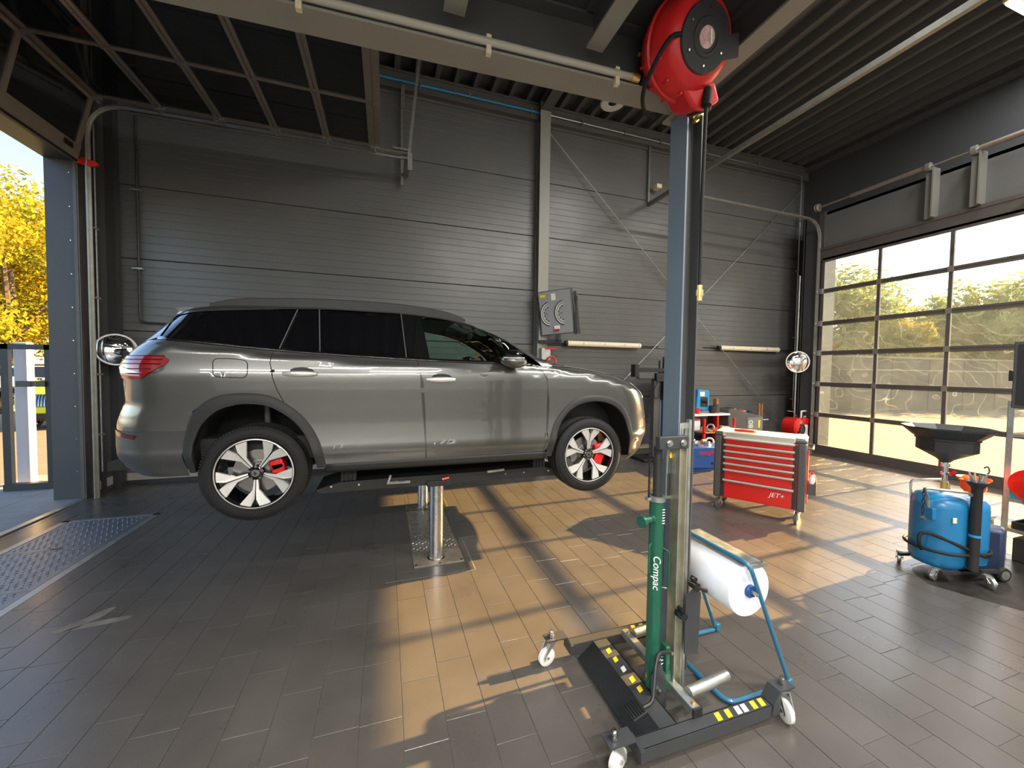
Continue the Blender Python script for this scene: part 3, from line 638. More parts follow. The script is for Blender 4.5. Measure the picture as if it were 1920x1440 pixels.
for i, (x, y, e) in enumerate(((-2.4, -1.4, 95), (.4, -1.4, 95), (-1., -2.8, 70))):  # unseen lamps added under the deck to brighten the shaded parts
    batten(x, y, 3.24, 1.5, e, ('added unseen fill batten under the left part of the mezzanine', 'added unseen fill batten under the mezzanine near the column', 'added unseen fill batten under the back of the mezzanine')[i])
# ================================================================ the raised estate SUV
def curve1(pts):
    xs = np.array([q[0] for q in pts]); ys = np.array([q[1] for q in pts]); n = len(xs)
    h = np.diff(xs); d = np.diff(ys)/h; mm = np.zeros(n); mm[0] = d[0]; mm[-1] = d[-1]
    for i in range(1, n-1):
        if d[i-1]*d[i] > 0:
            w1 = 2*h[i]+h[i-1]; w2 = h[i]+2*h[i-1]; mm[i] = (w1+w2)/(w1/d[i-1]+w2/d[i])
    def f(x):
        x = min(max(x, xs[0]), xs[-1]); i = int(min(max(np.searchsorted(xs, x)-1, 0), n-2)); t = (x-xs[i])/h[i]
        return float((2*t**3-3*t**2+1)*ys[i]+(t**3-2*t**2+t)*h[i]*mm[i]+(-2*t**3+3*t**2)*ys[i+1]+(t**3-t**2)*h[i]*mm[i+1])
    return f
zt = curve1([(-1.05, 1.48), (-.80, 1.575), (-.70, 1.60), (-.55, 1.635), (-.3, 1.668), (0, 1.688), (.5, 1.702), (.9, 1.702), (1.3, 1.685), (1.6, 1.642), (1.85, 1.560), (2.1, 1.450), (2.3, 1.345), (2.46, 1.262), (2.6, 1.245), (2.88, 1.212), (3.13, 1.172), (3.32, 1.125), (3.5, 1.065), (3.62, 1.00), (3.76, .90)])
belt = curve1([(-1.0, 1.372), (-.6, 1.352), (-.25, 1.322), (.15, 1.288), (.59, 1.262), (1.17, 1.236), (1.93, 1.216), (2.3, 1.20), (2.6, 1.165), (3.2, 1.06), (3.8, .92)])
wlow = curve1([(.18, .80), (.30, .87), (.38, .897), (.44, .907), (.50, .926), (.53, .929), (.555, .914), (.70, .907), (.85, .916), (1.00, .930), (1.085, .936), (1.115, .924), (1.20, .914), (1.30, .910), (1.40, .90)])
xr = curve1([(.30, -.80), (.38, -.92), (.45, -1.0), (.60, -1.04), (.72, -1.04), (.80, -1.02), (.91, -.985), (1.05, -.985), (1.15, -1.0), (1.22, -.975), (1.28, -.925), (1.33, -.875), (1.45, -.775), (1.55, -.695), (1.62, -.63), (1.72, -.5)])
xf = curve1([(.18, 3.50), (.24, 3.62), (.32, 3.70), (.45, 3.745), (.6, 3.765), (.75, 3.75), (.88, 3.715), (.97, 3.66), (1.03, 3.60), (1.10, 3.46), (1.18, 3.2), (1.25, 2.75), (1.35, 2.45), (1.75, 2.2)])
wtop = curve1([(-.62, 1.535), (-.43, 1.558), (-.04, 1.598), (.27, 1.625), (.57, 1.638), (1.05, 1.635), (1.21, 1.625), (1.58, 1.580), (1.78, 1.528), (1.99, 1.428), (2.12, 1.345), (2.26, 1.235), (2.30, 1.20)])
def endf(d, L, pw, q):
    if d <= 0: return 0.
    if d >= L: return 1.
    return (1-(1-d/L)**pw)**(1/q)
def SF(x, z):
    bz = belt(x)
    lo = wlow(z)
    if z < bz-.07: wv = lo
    else:
        up = .886-.47*(z-bz) if z > bz else .886
        t = min(1, (z-bz+.07)/.07); t = t*t*(3-2*t); wv = wlow(min(z, bz-.02))*(1-t)+up*t if z < bz else .886-.47*(z-bz)
    P = min(endf(x-xr(z), .46, 2.5, 2.3), endf(xf(z)-x, .60, 2.3, 2.1))
    Q = endf(zt(x)-z, .085 if x < 2.4 else .105, 2.0, 2.2)
    if P <= 0 or Q <= 0: return 0.
    k = 5
    return wv*(P**-k+Q**-k-1)**(-1/k)
def snorm(x, z, side):
    e = .004; s0 = SF(x, z)
    gx = (SF(x+e, z)-SF(x-e, z))/(2*e); gz = (SF(x, z+e)-SF(x, z-e))/(2*e)
    gx = max(-12, min(12, gx)); gz = max(-12, min(12, gz))
    return Vector((-gx, side, -gz)).normalized()
CENTRE = {'roof', 'windscreen', 'bonnet', 'rear_bumper_lower', 'rear_bumper', 'tailgate', 'rear_window', 'front_bumper', 'nose_panel', 'grille', 'front_bumper_lower'}
ACC = {}; BARS = []
def flush(parent):
    out = {}
    for name, (V, N, F, m) in ACC.items():
        me = bpy.data.meshes.new(name); me.from_pydata([tuple(q) for q in V], [], F); me.materials.append(M(m))
        me.polygons.foreach_set('use_smooth', [True]*len(F)); me.normals_split_custom_set_from_vertices([tuple(n) for n in N])
        ob = bpy.data.objects.new(name, me); COL.objects.link(ob); ob.parent = parent; out[name] = ob
    ACC.clear(); return out
def put(verts2, faces, side, off, name, m, parent, thick=0):
    me = bpy.data.meshes.new(name); V = []; N = []
    for x, z in verts2:
        n = snorm(x, z, side); V.append(Vector((x, side*SF(x, z), z))+n*off); N.append(n)
    fs = []
    for f in faces:
        a, c, d = (V[f[0]], V[f[1]], V[f[2]]); nn = (c-a).cross(d-a)
        fs.append(list(f) if nn.dot(N[f[0]]+N[f[1]]) >= 0 else list(reversed(f)))
    if name in CENTRE:
        bpy.data.meshes.remove(me); A = ACC.setdefault(name, ([], [], [], m)); k = len(A[0])
        A[0].extend(V); A[1].extend(N); A[2].extend([[i+k for i in f] for f in fs]); return None
    me.from_pydata([tuple(v) for v in V], [], fs); me.materials.append(M(m))
    me.polygons.foreach_set('use_smooth', [True]*len(fs)); me.normals_split_custom_set_from_vertices([tuple(n) for n in N])
    o = bpy.data.objects.new(name, me); COL.objects.link(o); o.parent = parent
    if thick:
        s = o.modifiers.new('solid', 'SOLIDIFY'); s.thickness = thick; s.offset = -1
    return o
def poly_mesh(poly, dx=.06, dz=.04):
    bm = bmesh.new(); vs = [bm.verts.new((x, 0, z)) for x, z in poly]; f = bm.faces.new(vs); bmesh.ops.triangulate(bm, faces=[f])
    xs = [q[0] for q in poly]; zs = [q[1] for q in poly]
    x = math.ceil(min(xs)/dx)*dx
    while x < max(xs): bmesh.ops.bisect_plane(bm, geom=bm.verts[:]+bm.edges[:]+bm.faces[:], plane_co=(x, 0, 0), plane_no=(1, 0, 0), dist=1e-6); x += dx
    z = math.ceil(min(zs)/dz)*dz
    while z < max(zs): bmesh.ops.bisect_plane(bm, geom=bm.verts[:]+bm.edges[:]+bm.faces[:], plane_co=(0, 0, z), plane_no=(0, 0, 1), dist=1e-6); z += dz
    bm.verts.index_update(); v2 = [(v.co.x, v.co.z) for v in bm.verts]; fs = [tuple(v.index for v in f.verts) for f in bm.faces]; bm.free(); return v2, fs
def strip_x(xs, zlo, zhi, n, cosine=True):
    v = []; f = []
    for x in xs:
        a, c = zlo(x), zhi(x)
        for j in range(n+1):
            t = j/n; t = math.sin(t*PI/2) if cosine else t; v.append((x, a+(c-a)*t))
    for i in range(len(xs)-1):
        for j in range(n): f.append((i*(n+1)+j, (i+1)*(n+1)+j, (i+1)*(n+1)+j+1, i*(n+1)+j+1))
    return v, f
def strip_z(zs, xa, xb, n):
    v = []; f = []
    for z in zs:
        a, c = xa(z), xb(z)
        for j in range(n+1):
            t = math.sin(j/n*PI/2); v.append((a+(c-a)*t, z))
    for i in range(len(zs)-1):
        for j in range(n): f.append((i*(n+1)+j, (i+1)*(n+1)+j, (i+1)*(n+1)+j+1, i*(n+1)+j+1))
    return v, f
def sm(pts, n=4): return [(q.x, q.y) for q in spline([(x, z, 0) for x, z in pts], n)]
RA_O = sm([(-.40, .40), (-.435, .56), (-.42, .69), (-.37, .83), (-.26, .93), (-.12, .965), (.07, .955), (.20, .895), (.34, .765), (.44, .58), (.485, .38)])
RA_I = sm([(-.36, .40), (-.375, .57), (-.355, .66), (-.31, .755), (-.215, .845), (-.08, .885), (.06, .877), (.165, .83), (.285, .725), (.375, .565), (.42, .38)])
FA_O = sm([(2.33, .36), (2.37, .53), (2.425, .69), (2.55, .84), (2.69, .915), (2.89, .925), (3.09, .865), (3.22, .72), (3.285, .50), (3.29, .34)])
FA_I = sm([(2.39, .36), (2.43, .54), (2.485, .68), (2.58, .795), (2.72, .858), (2.90, .865), (3.06, .81), (3.17, .69), (3.225, .49), (3.235, .34)])
def arc_part(A, fn): return [q for q in A if fn(q)]
g = .0035
rdr = [(.125, 1.285), (.108, 1.19), (.128, 1.08), (.155, .99), (.195, .902)]
dd = [(1.168, 1.236), (1.205, 1.12), (1.222, 1.0), (1.235, .80), (1.243, .60), (1.246, .405)]
fdf = [(2.225, 1.205), (2.285, 1.15), (2.325, 1.08), (2.352, .95), (2.358, .80), (2.352, .64), (2.335, .53), (2.315, .41)]
hood_lo = curve1([(2.2, 1.200), (2.45, 1.195), (2.6, 1.188), (2.88, 1.158), (3.13, 1.116), (3.30, 1.075), (3.45, 1.02), (3.6, .95)])
def bel(x0, x1, n=12, d=0): return [(x, belt(x)+d) for x in np.linspace(x0, x1, n)]
rear_arc_f = [q for q in RA_O if q[0] > .195 and q[1] < .902]
POLY = {}
POLY['rear_door'] = [(x+g, z) for x, z in rdr]+rear_arc_f+[(.49, .405)]+[(x-g, z) for x, z in reversed(dd)]+bel(1.165, .13, 16, -.012)[1:-1]
POLY['front_door'] = [(x+g, z) for x, z in dd]+[(x-g, z) for x, z in reversed(fdf)]+bel(2.21, 1.18, 14, -.012)
seamR = [(-.655, 1.062), (-.60, 1.0), (-.53, .925), (-.46, .865), (-.39, .825)]
rear_arc_t = [q for q in RA_O if q[0] < .195 and q[1] > .83]
xq = lambda z: xr(z)+.085
POLY['rear_quarter'] = bel(.120, -.60, 14, -.012)+[(-.70, 1.335), (xq(1.34), 1.34), (xq(1.30), 1.30), (xq(1.26), 1.26), (xq(1.228), 1.228), (-.80, 1.228), (-.53, 1.228), (-.50, 1.19), (-.655, 1.068)]+seamR[1:]+rear_arc_t+[(x-g, z) for x, z in reversed(rdr)][:-1]
fr_arc = [q for q in FA_O if q[0] < 3.24 and q[1] > .42]
POLY['front_fender'] = [(x+g, z) for x, z in fdf]+fr_arc+[(3.30, .76), (3.36, .90), (3.36, .99), (3.30, 1.062)]+[(x, hood_lo(x)-.004) for x in (3.13, 3.0, 2.88, 2.75, 2.6, 2.45, 2.3)]
def build_car(root):
    for side in (-1, 1):
        dr = {}
        for nm in ('rear_door', 'front_door', 'rear_quarter', 'front_fender'):
            v, f = poly_mesh(POLY[nm]); dr[nm] = put(v, f, side, 0, nm, 'paint_grey', root)
        # dark joints behind the panel gaps
        for ln in (rdr, dd, fdf, seamR):
            v, f = poly_mesh([(x-.012, z) for x, z in ln]+[(x+.012, z) for x, z in reversed(ln)], .2, .1); put(v, f, side, -.004, 'panel_gap', 'black', root)
        # sill, lower cladding
        v, f = strip_x(np.linspace(.47, 2.34, 24), lambda x: .335, lambda x: .405, 3, False); put(v, f, side, .002, 'sill', 'cladding', root, .01)
        # wheel arch trims and liners
        for A, B, cx in ((RA_O, RA_I, .02), (FA_O, FA_I, 2.81)):
            n = len(A); rows = []
            for a, c in zip(A, B):
                ao = Vector((a[0], side*(max(SF(*a), .85)+.002), a[1])); bo = Vector((c[0], side*(max(SF(*c), .87)+.016), c[1])); mo = ao.lerp(bo, .3); mo.y = side*(max(SF(mo.x, mo.z), .87)+.016)
                bi = Vector((c[0], side*(max(SF(*c), .87)-.04), c[1])); rows.append([ao, mo, bo, bi])
            m = MB(); m.grid(rows); m.build('wheel_arch_trim', 'cladding', root, smooth=50)
            m = MB(); rows = [[Vector((c[0], side*y, c[1])) for y in (.90, .50)] for c in B]; m.grid(rows)
            k = len(B); m.add([(c[0], side*.50, c[1]) for c in B], [tuple(range(k))]); m.build('wheel_liner', 'liner', root, smooth=0)
        # glass house
        v, f = poly_mesh(bel(-.60, 1.285, 20, -.014)+[(1.215, 1.632)]+[(x, wtop(x)+.008) for x in (1.05, .57, .27, -.04, -.43, -.58)]); put(v, f, side, -.014, 'pillar_trim', 'black_gloss', root)
        W = {'rear_quarter_window': (bel(-.585, .150, 8, .012)+[(.245, wtop(.245)-.008)]+[(x, wtop(x)-.008) for x in (.1, -.04, -.25, -.43, -.565)], 'privacy'),
             'rear_vent_window': (bel(.185, .425, 4, .012)+[(.40, wtop(.4)-.008), (.272, wtop(.272)-.008)], 'privacy'),
             'rear_door_window': (bel(.455, 1.075, 8, .012)+[(1.040, wtop(1.04)-.008)]+[(x, wtop(x)-.008) for x in (.8, .57, .425)], 'privacy'),
             'front_door_window': (bel(1.285, 2.16, 10, .012)+[(2.18, 1.27), (2.12, 1.33)]+[(x, wtop(x)-.010) for x in (1.99, 1.9, 1.78, 1.68, 1.58, 1.4, 1.215)], 'car_glass')}
        for nm, (pl, mm) in W.items(): v, f = poly_mesh(pl); put(v, f, side, -.006, nm, mm, root)
        v, f = poly_mesh([(1.10, belt(1.1)+.01), (1.272, belt(1.27)+.01), (1.205, wtop(1.2)-.004), (1.055, wtop(1.05)-.004)]); put(v, f, side, -.001, 'b_pillar', 'black_gloss', root)
        v, f = strip_x(np.linspace(-.60, 2.22, 40), lambda x: belt(x)-.014, lambda x: belt(x)+.014, 2, False); put(v, f, side, .003, 'belt_trim', 'black_gloss', root, .008)
        for q0, q1 in (((.162, belt(.16)+.01), (.258, wtop(.258)-.006)), ((.438, belt(.44)+.01), (.412, wtop(.412)-.006)), ((1.085, belt(1.085)+.01), (1.048, wtop(1.05)-.006))):
            m = MB(); m.tube([Vector((a, side*(SF(a, c)+.001), c)) for a, c in [(q0[0]+(q1[0]-q0[0])*t, q0[1]+(q1[1]-q0[1])*t) for t in np.linspace(0, 1, 8)]], .005, 6); m.build('window_bar', 'plastic_grey', root)
        # roof side and windscreen pillar
        v, f = strip_x(np.linspace(-.70, 1.62, 50), lambda x: wtop(x)-.004 if x > -.6 else 1.53+(x+.6)*.2, lambda x: zt(x), 14); put(v, f, side, 0, 'roof', 'paint_grey', root)
        v, f = strip_x(np.linspace(1.60, 2.40, 40), lambda x: (wtop(x)-.006) if x < 2.29 else 1.19, lambda x: min(zt(x), (wtop(x) if x < 2.29 else 1.205)+.042), 4, False); put(v, f, side, 0, 'windscreen_pillar', 'paint_grey', root)
        v, f = strip_x(np.linspace(1.60, 2.44, 40), lambda x: min(zt(x)-.001, (wtop(x) if x < 2.29 else 1.205)+.042), zt, 16); put(v, f, side, -.004, 'windscreen', 'car_glass', root)
        v, f = strip_x(np.linspace(2.36, 3.58, 44), hood_lo, zt, 14); put(v, f, side, .001, 'bonnet', 'paint_grey', root)
        # rear end
        xs_low = curve1([(.38, -.40), (.56, -.435), (.69, -.42), (.75, -.405)])
        v, f = strip_z(np.linspace(.38, .70, 12), xs_low, xr, 22); put(v, f, side, .003, 'rear_bumper_lower', 'cladding_rear', root)
        xs_up = curve1([(.70, -.418), (.78, -.39), (.83, -.385), (.87, -.455), (.925, -.523), (1.0, -.594), (1.062, -.649)])
        v, f = strip_z(np.linspace(.70, 1.07, 16), lambda z: xs_up(z)+.018, xr, 22); put(v, f, side, -.0015, 'rear_bumper', 'paint_grey', root)
        xl = curve1([(1.068, -.655), (1.13, -.578), (1.19, -.504), (1.205, -.508), (1.222, -.53)])
        v, f = strip_z(np.linspace(1.068, 1.222, 10), xl, lambda z: xr(z)+.022, 22); tlm = put(v, f, side, .006, 'tail_lamp', 'tail_red', root)
        for za in (1.10, 1.135, 1.17, 1.20):
            q = [(x, za) for x in np.linspace(xl(za)-.03, xr(za)+.06, 12)]
            m = MB(); m.tube([Vector((x, side*(SF(x, z)+.008), z)) for x, z in q], .0045, 5); m.build('lamp_rib', 'tail_dark', tlm)
        v, f = poly_mesh([(-.665, 1.105), (-.80, 1.145), (-.86, 1.15), (-.90, 1.118), (-.84, 1.10)], .04, .03); put(v, f, side, .010, 'clear_lens', 'lamp_clear', tlm)
        v, f = strip_z(np.linspace(1.060, 1.224, 8), lambda z: xr(z)+.03, xr, 12); put(v, f, side, 0, 'tailgate', 'paint_grey', root)
        v, f = strip_z(np.linspace(1.224, 1.352, 8), lambda z: xr(z)+.088, xr, 16); put(v, f, side, 0, 'tailgate', 'paint_grey', root)
        xd = curve1([(1.336, -.71), (1.345, -.60), (1.56, -.575), (1.60, -.56)])
        v, f = strip_z(np.linspace(1.336, 1.60, 14), xd, lambda z: xr(z)+.06, 10); put(v, f, side, 0, 'rear_pillar', 'paint_grey', root)
        v, f = strip_z(np.linspace(1.350, 1.60, 12), lambda z: xr(z)+.061, xr, 16); put(v, f, side, -.004, 'rear_window', 'privacy', root)
        v, f = poly_mesh([(-.885, .70), (-.70, .675), (-.72, .650), (-.86, .665)], .05, .03); put(v, f, side, .008, 'reflector', 'tail_dark', root)
        # front end
        xb = curve1([(.24, 3.30), (.40, 3.29), (.50, 3.285), (.72, 3.262), (.76, 3.302), (.90, 3.362), (.99, 3.362), (1.06, 3.305), (1.10, 3.25)])
        v, f = strip_z(np.linspace(.26, .93, 20), lambda z: xb(z)-.032, xf, 24); put(v, f, side, -.0015, 'front_bumper', 'paint_grey', root)
        v, f = strip_z(np.linspace(.93, 1.062, 8), lambda z: xb(z)-.018, lambda z: xf(z), 20); put(v, f, side, -.002, 'nose_panel', 'paint_grey', root)
        v, f = poly_mesh([(3.305, 1.030), (3.36, 1.046), (3.44, 1.032), (3.55, .972), (3.62, .895), (3.60, .862), (3.52, .89), (3.42, .955)], .04, .03); hl = put(v, f, side, .006, 'headlamp', 'lamp_clear', root)
        v, f = poly_mesh([(3.36, 1.022), (3.43, 1.018), (3.49, .975), (3.43, .972)], .04, .03); put(v, f, side, .009, 'lamp_insert', 'black_gloss', hl)
        v, f = strip_z(np.linspace(.62, .95, 9), lambda z: xf(z)-.055, xf, 12); gr = put(v, f, side, .004, 'grille', 'black_gloss', root)
        for y in np.linspace(.04, .44, 8):
            pt = []
            for z in np.linspace(.64, .94, 6):
                lo, hi = xf(z)-.2, xf(z)
                for _ in range(24):
                    md = (lo+hi)/2
                    if SF(md, z) > y: lo = md
                    else: hi = md
                pt.append(Vector((lo+.008, side*y, z)))
            m = MB(); m.tube(pt, .008, 5); BARS.append(m.build('grille_bar', 'chrome', root))
        v, f = strip_z(np.linspace(.26, .46, 8), lambda z: xf(z)-.18, xf, 14); put(v, f, side, .006, 'front_bumper_lower', 'cladding', root)
        # fuel flap, crease trim, handles
        if side < 0:
            q = fillet([(-.145, 1.215, 0), (-.035, 1.205, 0), (-.035, 1.075, 0), (-.245, 1.085, 0), (-.25, 1.215, 0), (-.145, 1.215, 0)], .04, 5)
            m = MB(); m.tube([Vector((a.x, side*(SF(a.x, a.y)+.0005), a.y)) for a in q[:-1]], .0032, 6, closed=True); m.build('fuel_flap_joint', 'plastic_dark', dr['rear_quarter'])
        for dn, x0, x1, z in (('rear_door', .195, .425, 1.112), ('front_door', 1.240, 1.480, 1.072)):
            m = MB(); n = 14; rows = []
            for t in np.linspace(0, 1, n):
                x = x0+(x1-x0)*t; e = math.sin(PI*min(max(t, .02), .98))**.5; hh = .010+.012*e; y = SF(x, z)+.012+.030*e
                rows.append([Vector((x, side*(y+.010*math.cos(a)), z+hh*math.sin(a))) for a in np.linspace(0, 2*PI, 10, endpoint=False)])
            m.grid(rows, closed=True); h = m.build('door_handle', 'alloy', dr[dn], smooth=60)
            xm = (x0+x1)/2+.01
            v, f = poly_mesh([(xm+.085*math.cos(a), z+.012+.036*math.sin(a)) for a in np.linspace(0, 2*PI, 18, endpoint=False)], .05, .05); put(v, f, side, .003, 'handle_recess', 'black', dr[dn])
        # mirror
        m = MB(); rows = []
        for t in np.linspace(0, 1, 9):
            e = math.sin(PI*min(max(t, .04), .96))**.45
            rows.append([Vector((1.87+.25*t-.03*t*t, side*(.985+.075*math.cos(a)*e+.025*t), 1.245+.045*t*0+(.062*e)*math.sin(a)-.02*t)) for a in np.linspace(0, 2*PI, 14, endpoint=False)])
        m.grid(rows, closed=True); m.add(rows[0], [tuple(range(14))]); m.add(rows[-1], [tuple(range(14))]); mi = m.build('door_mirror', 'paint_grey', root, smooth=60)
        m = MB(); m.box((1.96, side*.992, 1.262), (.19, .165, .016)); m.build('mirror_strip', 'chrome', mi, bevel=.006)
        m = MB(); m.tube([(2.02, side*.86, 1.215), (2.02, side*.95, 1.205)], [.035, .028], 10); m.build('mirror_foot', 'black_gloss', mi)
        m = MB(); rows = []
        for t in np.linspace(0, 1, 7):
            e = math.sin(PI*min(max(t, .05), .95))**.5
            rows.append([Vector((1.91+.16*t, side*(.985+.066*math.cos(a)*e), 1.292+.042*e*math.sin(a))) for a in np.linspace(0, PI, 9)])
        m.grid(rows); m.build('mirror_cap', 'black_gloss', mi, smooth=60)
        # roof rail
        q = spline([(-.36, 1.640, 0), (-.22, 1.682, 0), (0, 1.706, 0), (.4, 1.727, 0), (.9, 1.729, 0), (1.25, 1.708, 0), (1.48, 1.672, 0), (1.62, 1.622, 0)], 4)
        m = MB(); rows = []
        for a in q:
            zb = a.y
            lo_, hi_ = 1.4, zt(a.x)
            for _ in range(22):
                md = (lo_+hi_)/2
                if SF(a.x, md) > .628: lo_ = md
                else: hi_ = md
            lo_ = min(lo_-.012, a.y-.004)
            rows.append([Vector((a.x, side*yy, z)) for yy, z in ((.645, lo_), (.643, a.y-.006), (.632, a.y), (.618, a.y-.006), (.612, lo_))])
        m.grid(rows, closed=True); m.build('roof_rail', 'plastic_dark', root, smooth=50)
        # lower crease strip
    cen = flush(root)
    for q in BARS: q.parent = cen['grille']
    # spoiler
    m = MB(); rows = []
    for y in np.linspace(-.60, .60, 15):
        s = 1-(abs(y)/.62)**4*.35
        rows.append([Vector(q) for q in ((-.48, y, 1.640-.03*(y/.6)**2), (-.60, y, 1.626-.03*(y/.6)**2), (-.70*s-.48*(1-s)*.4, y, 1.600-.028*(y/.6)**2), (-.715*s-.45*(1-s)*.4, y, 1.583-.028*(y/.6)**2), (-.58, y, 1.580-.03*(y/.6)**2), (-.48, y, 1.592-.03*(y/.6)**2))])
    m.grid(rows, closed=True); m.add(rows[0], [tuple(range(6))]); m.add(rows[-1], [tuple(range(6))]); m.build('roof_spoiler', 'paint_grey', root, smooth=40)
    # underbody, cabin
    m = MB(); m.bx(.48, 2.32, -.80, .80, .33, .42); m.bx(-.85, 3.5, -.52, .52, .34, .50); m.bx(-.97, -.45, -.70, .70, .40, .46); m.bx(3.25, 3.62, -.72, .72, .28, .34); m.build('underbody', 'black', root, smooth=0)
    m = MB(); m.bx(-.60, 2.30, -.80, .80, .44, .62); m.bx(2.10, 2.36, -.80, .80, .60, 1.14); m.bx(-.84, -.76, -.75, .75, .50, 1.25); m.build('cabin_floor', 'cabin', root, smooth=0)
    m = MB(); m.bx(2.36, 3.30, -.60, .60, .50, .98); m.build('engine_bay', 'black', root, smooth=0)
    m = MB(); m.add([(2.02, -.72, 1.18), (2.02, .72, 1.18), (2.40, .70, 1.205), (2.40, -.70, 1.205), (2.0, -.72, .9), (2.0, .72, .9)], [(0, 1, 2, 3), (0, 4, 5, 1)]); m.build('dashboard', 'cabin', root, smooth=0)
    for y in (-.37, .37):
        for x, hb in ((1.35, 1.42), (.45, 1.36)):
            m = MB(); m.bx(x-.05, x+.48, y-.25, y+.25, .62, .80); m.build('seat_cushion', 'seat', root, bevel=.05)
            T = TL(x-.05, y, .78) @ Matrix.Rotation(R(-18), 4, 'Y'); m = MB(); m.bx(-.09, .06, -.25, .25, 0, .56, T); m.bx(-.06, .04, -.13, .13, .58, .76, T); m.build('seat_back', 'seat', root, bevel=.05)
    m = MB(); Tw = TL(1.92, .37, 1.12) @ Matrix.Rotation(R(65), 4, 'Y'); m.tube([Tw @ Vector((.18*math.cos(a), .18*math.sin(a), 0)) for a in np.linspace(0, 2*PI, 28, endpoint=False)], .014, 6, closed=True); m.box((0, 0, 0), (.14, .1, .03), Tw); m.build('steering_wheel', 'black', root)
    m = MB(); m.bx(1.74, 1.80, -.13, .13, 1.47, 1.54); m.build('interior_mirror', 'black', root, bevel=.01)
    m = MB(); m.add([(.0, -.60, 1.625), (1.55, -.60, 1.60), (1.55, .60, 1.60), (0, .60, 1.625)], [(0, 1, 2, 3)]); m.build('headliner', 'pale_trim', root, smooth=0)
    # wheels
    for (cx, cz) in ((0, .366), (2.791, .352)):
        for side in (-1, 1):
            Tq = TL(cx, side*.805, cz) @ (ROTX if side < 0 else ROTX.inverted()) @ Matrix.Rotation(R(-90), 4, 'Z')
            Rt = .360; Rr = .262
            prof = [(Rr-.004, -.10), (Rr+.012, -.112), (Rr+.05, -.118), (Rt-.022, -.108), (Rt-.006, -.092), (Rt, -.07)]
            tr = []
            for z in (-.055, -.018, .018, .055): tr += [(Rt, z-.0105), (Rt-.007, z-.0055), (Rt-.007, z+.0055), (Rt, z+.0105)]
            prof = prof+tr+[(Rt, .07), (Rt-.006, .092), (Rt-.022, .108), (Rr+.05, .118), (Rr+.032, .117), (Rr+.030, .120), (Rr+.018, .1195), (Rr+.012, .112), (Rr-.004, .10)]
            m = MB(); m.lathe(prof, 64, Tq, cap=False); ty = m.build('tyre', 'rubber', root, smooth=25)
            m = MB()
            for k in range(96):
                a = 2*PI*k/96
                for zz0 in (-.085, .085): m.box((Rt-.0145, 0, zz0), (.018, .012, .034), Tq @ Matrix.Rotation(a, 4, 'Z'))
            m.build('tread_blocks', 'rubber', ty, smooth=0)['kind'] = 'stuff'
            m = MB(); m.lathe([(Rr-.002, .108), (Rr-.012, .112), (Rr-.016, .100), (.240, .085), (.236, -.10), (Rr-.002, -.105)], 64, Tq, cap=False); m.build('rim_barrel', 'black_gloss', ty, smooth=40)
            m = MB(); m.tube([Tq @ Vector(((Rr-.006)*math.cos(a), (Rr-.006)*math.sin(a), .108)) for a in np.linspace(0, 2*PI, 64, endpoint=False)], .0055, 6, closed=True); m.build('rim_edge', 'alloy', ty)
            rot0 = R(0) if cx == 0 else R(180-3)
            for k in range(5):
                Tk = Tq @ Matrix.Rotation(rot0+k*2*PI/5, 4, 'Z'); m = MB()
                for s in (-1, 1):
                    hp = [(.046, .003), (.150, .004), (.195, .006), (.253, .032), (.244, .116), (.222, .098), (.128, .021), (.046, .012)]
                    pl = [(r_, s*t_) for r_, t_ in hp]
                    zf = [.075, .090, .097, .103, .101, .098, .086, .074]
                    n = len(pl); vs = [(pl[i][0], pl[i][1], zf[i]) for i in range(n)]+[(pl[i][0], pl[i][1], zf[i]-.022) for i in range(n)]
                    m.add(vs, [tuple(range(n)), tuple(range(2*n-1, n-1, -1))]+[(i, (i+1) % n, n+(i+1) % n, n+i) for i in range(n)], Tk)
                m.build('spoke', 'alloy', ty, smooth=0)
                m = MB(); m.add([(.04, -.02, .060), (.15, -.025, .072), (.252, -.05, .080), (.252, .05, .080), (.15, .025, .072), (.04, .02, .060), (.252, 0, .086), (.15, 0, .078)], [(0, 1, 7), (1, 2, 6, 7), (7, 6, 3, 4), (7, 4, 5), (0, 7, 5)], Tk); m.build('spoke_web', 'black_gloss', ty, smooth=0)
            m = MB(); m.lathe([(0, .09), (.030, .09), (.034, .086), (.052, .080), (.060, .060), (.060, .03)], 28, Tq); m.build('hub', 'black_gloss', ty)
            m = MB(); m.lathe([(0, .0925), (.026, .092), (.028, .089)], 28, Tq); m.build('hub_emblem', 'disc', ty)
            m = MB(); m.prism([(-.017, -.004), (.002, -.013), (.018, -.002), (.010, .004), (.003, .016), (-.003, .004)], .0925, .0945, Tq); m.build('emblem_mark', 'black', ty, smooth=0)
            for k in range(5):
                a = rot0+R(36)+k*2*PI/5; q = Vector((.045*math.cos(a), .045*math.sin(a), .07)); m = MB(); m.cyl(Tq @ q, Tq @ (q+Vector((0, 0, .014))), .009, n=6); m.build('wheel_bolt', 'disc', ty, smooth=0)
            m = MB(); m.lathe([(.06, .02), (.165, .02), (.165, .0), (.06, .0)], 40, Tq, close=True); m.lathe([(.03, -.05), (.085, -.05), (.085, .035), (.03, .035)], 28, Tq, close=True); m.build('brake_disc', 'disc', ty, smooth=30)
            a0 = R(14) if cx == 0 else R(-2)
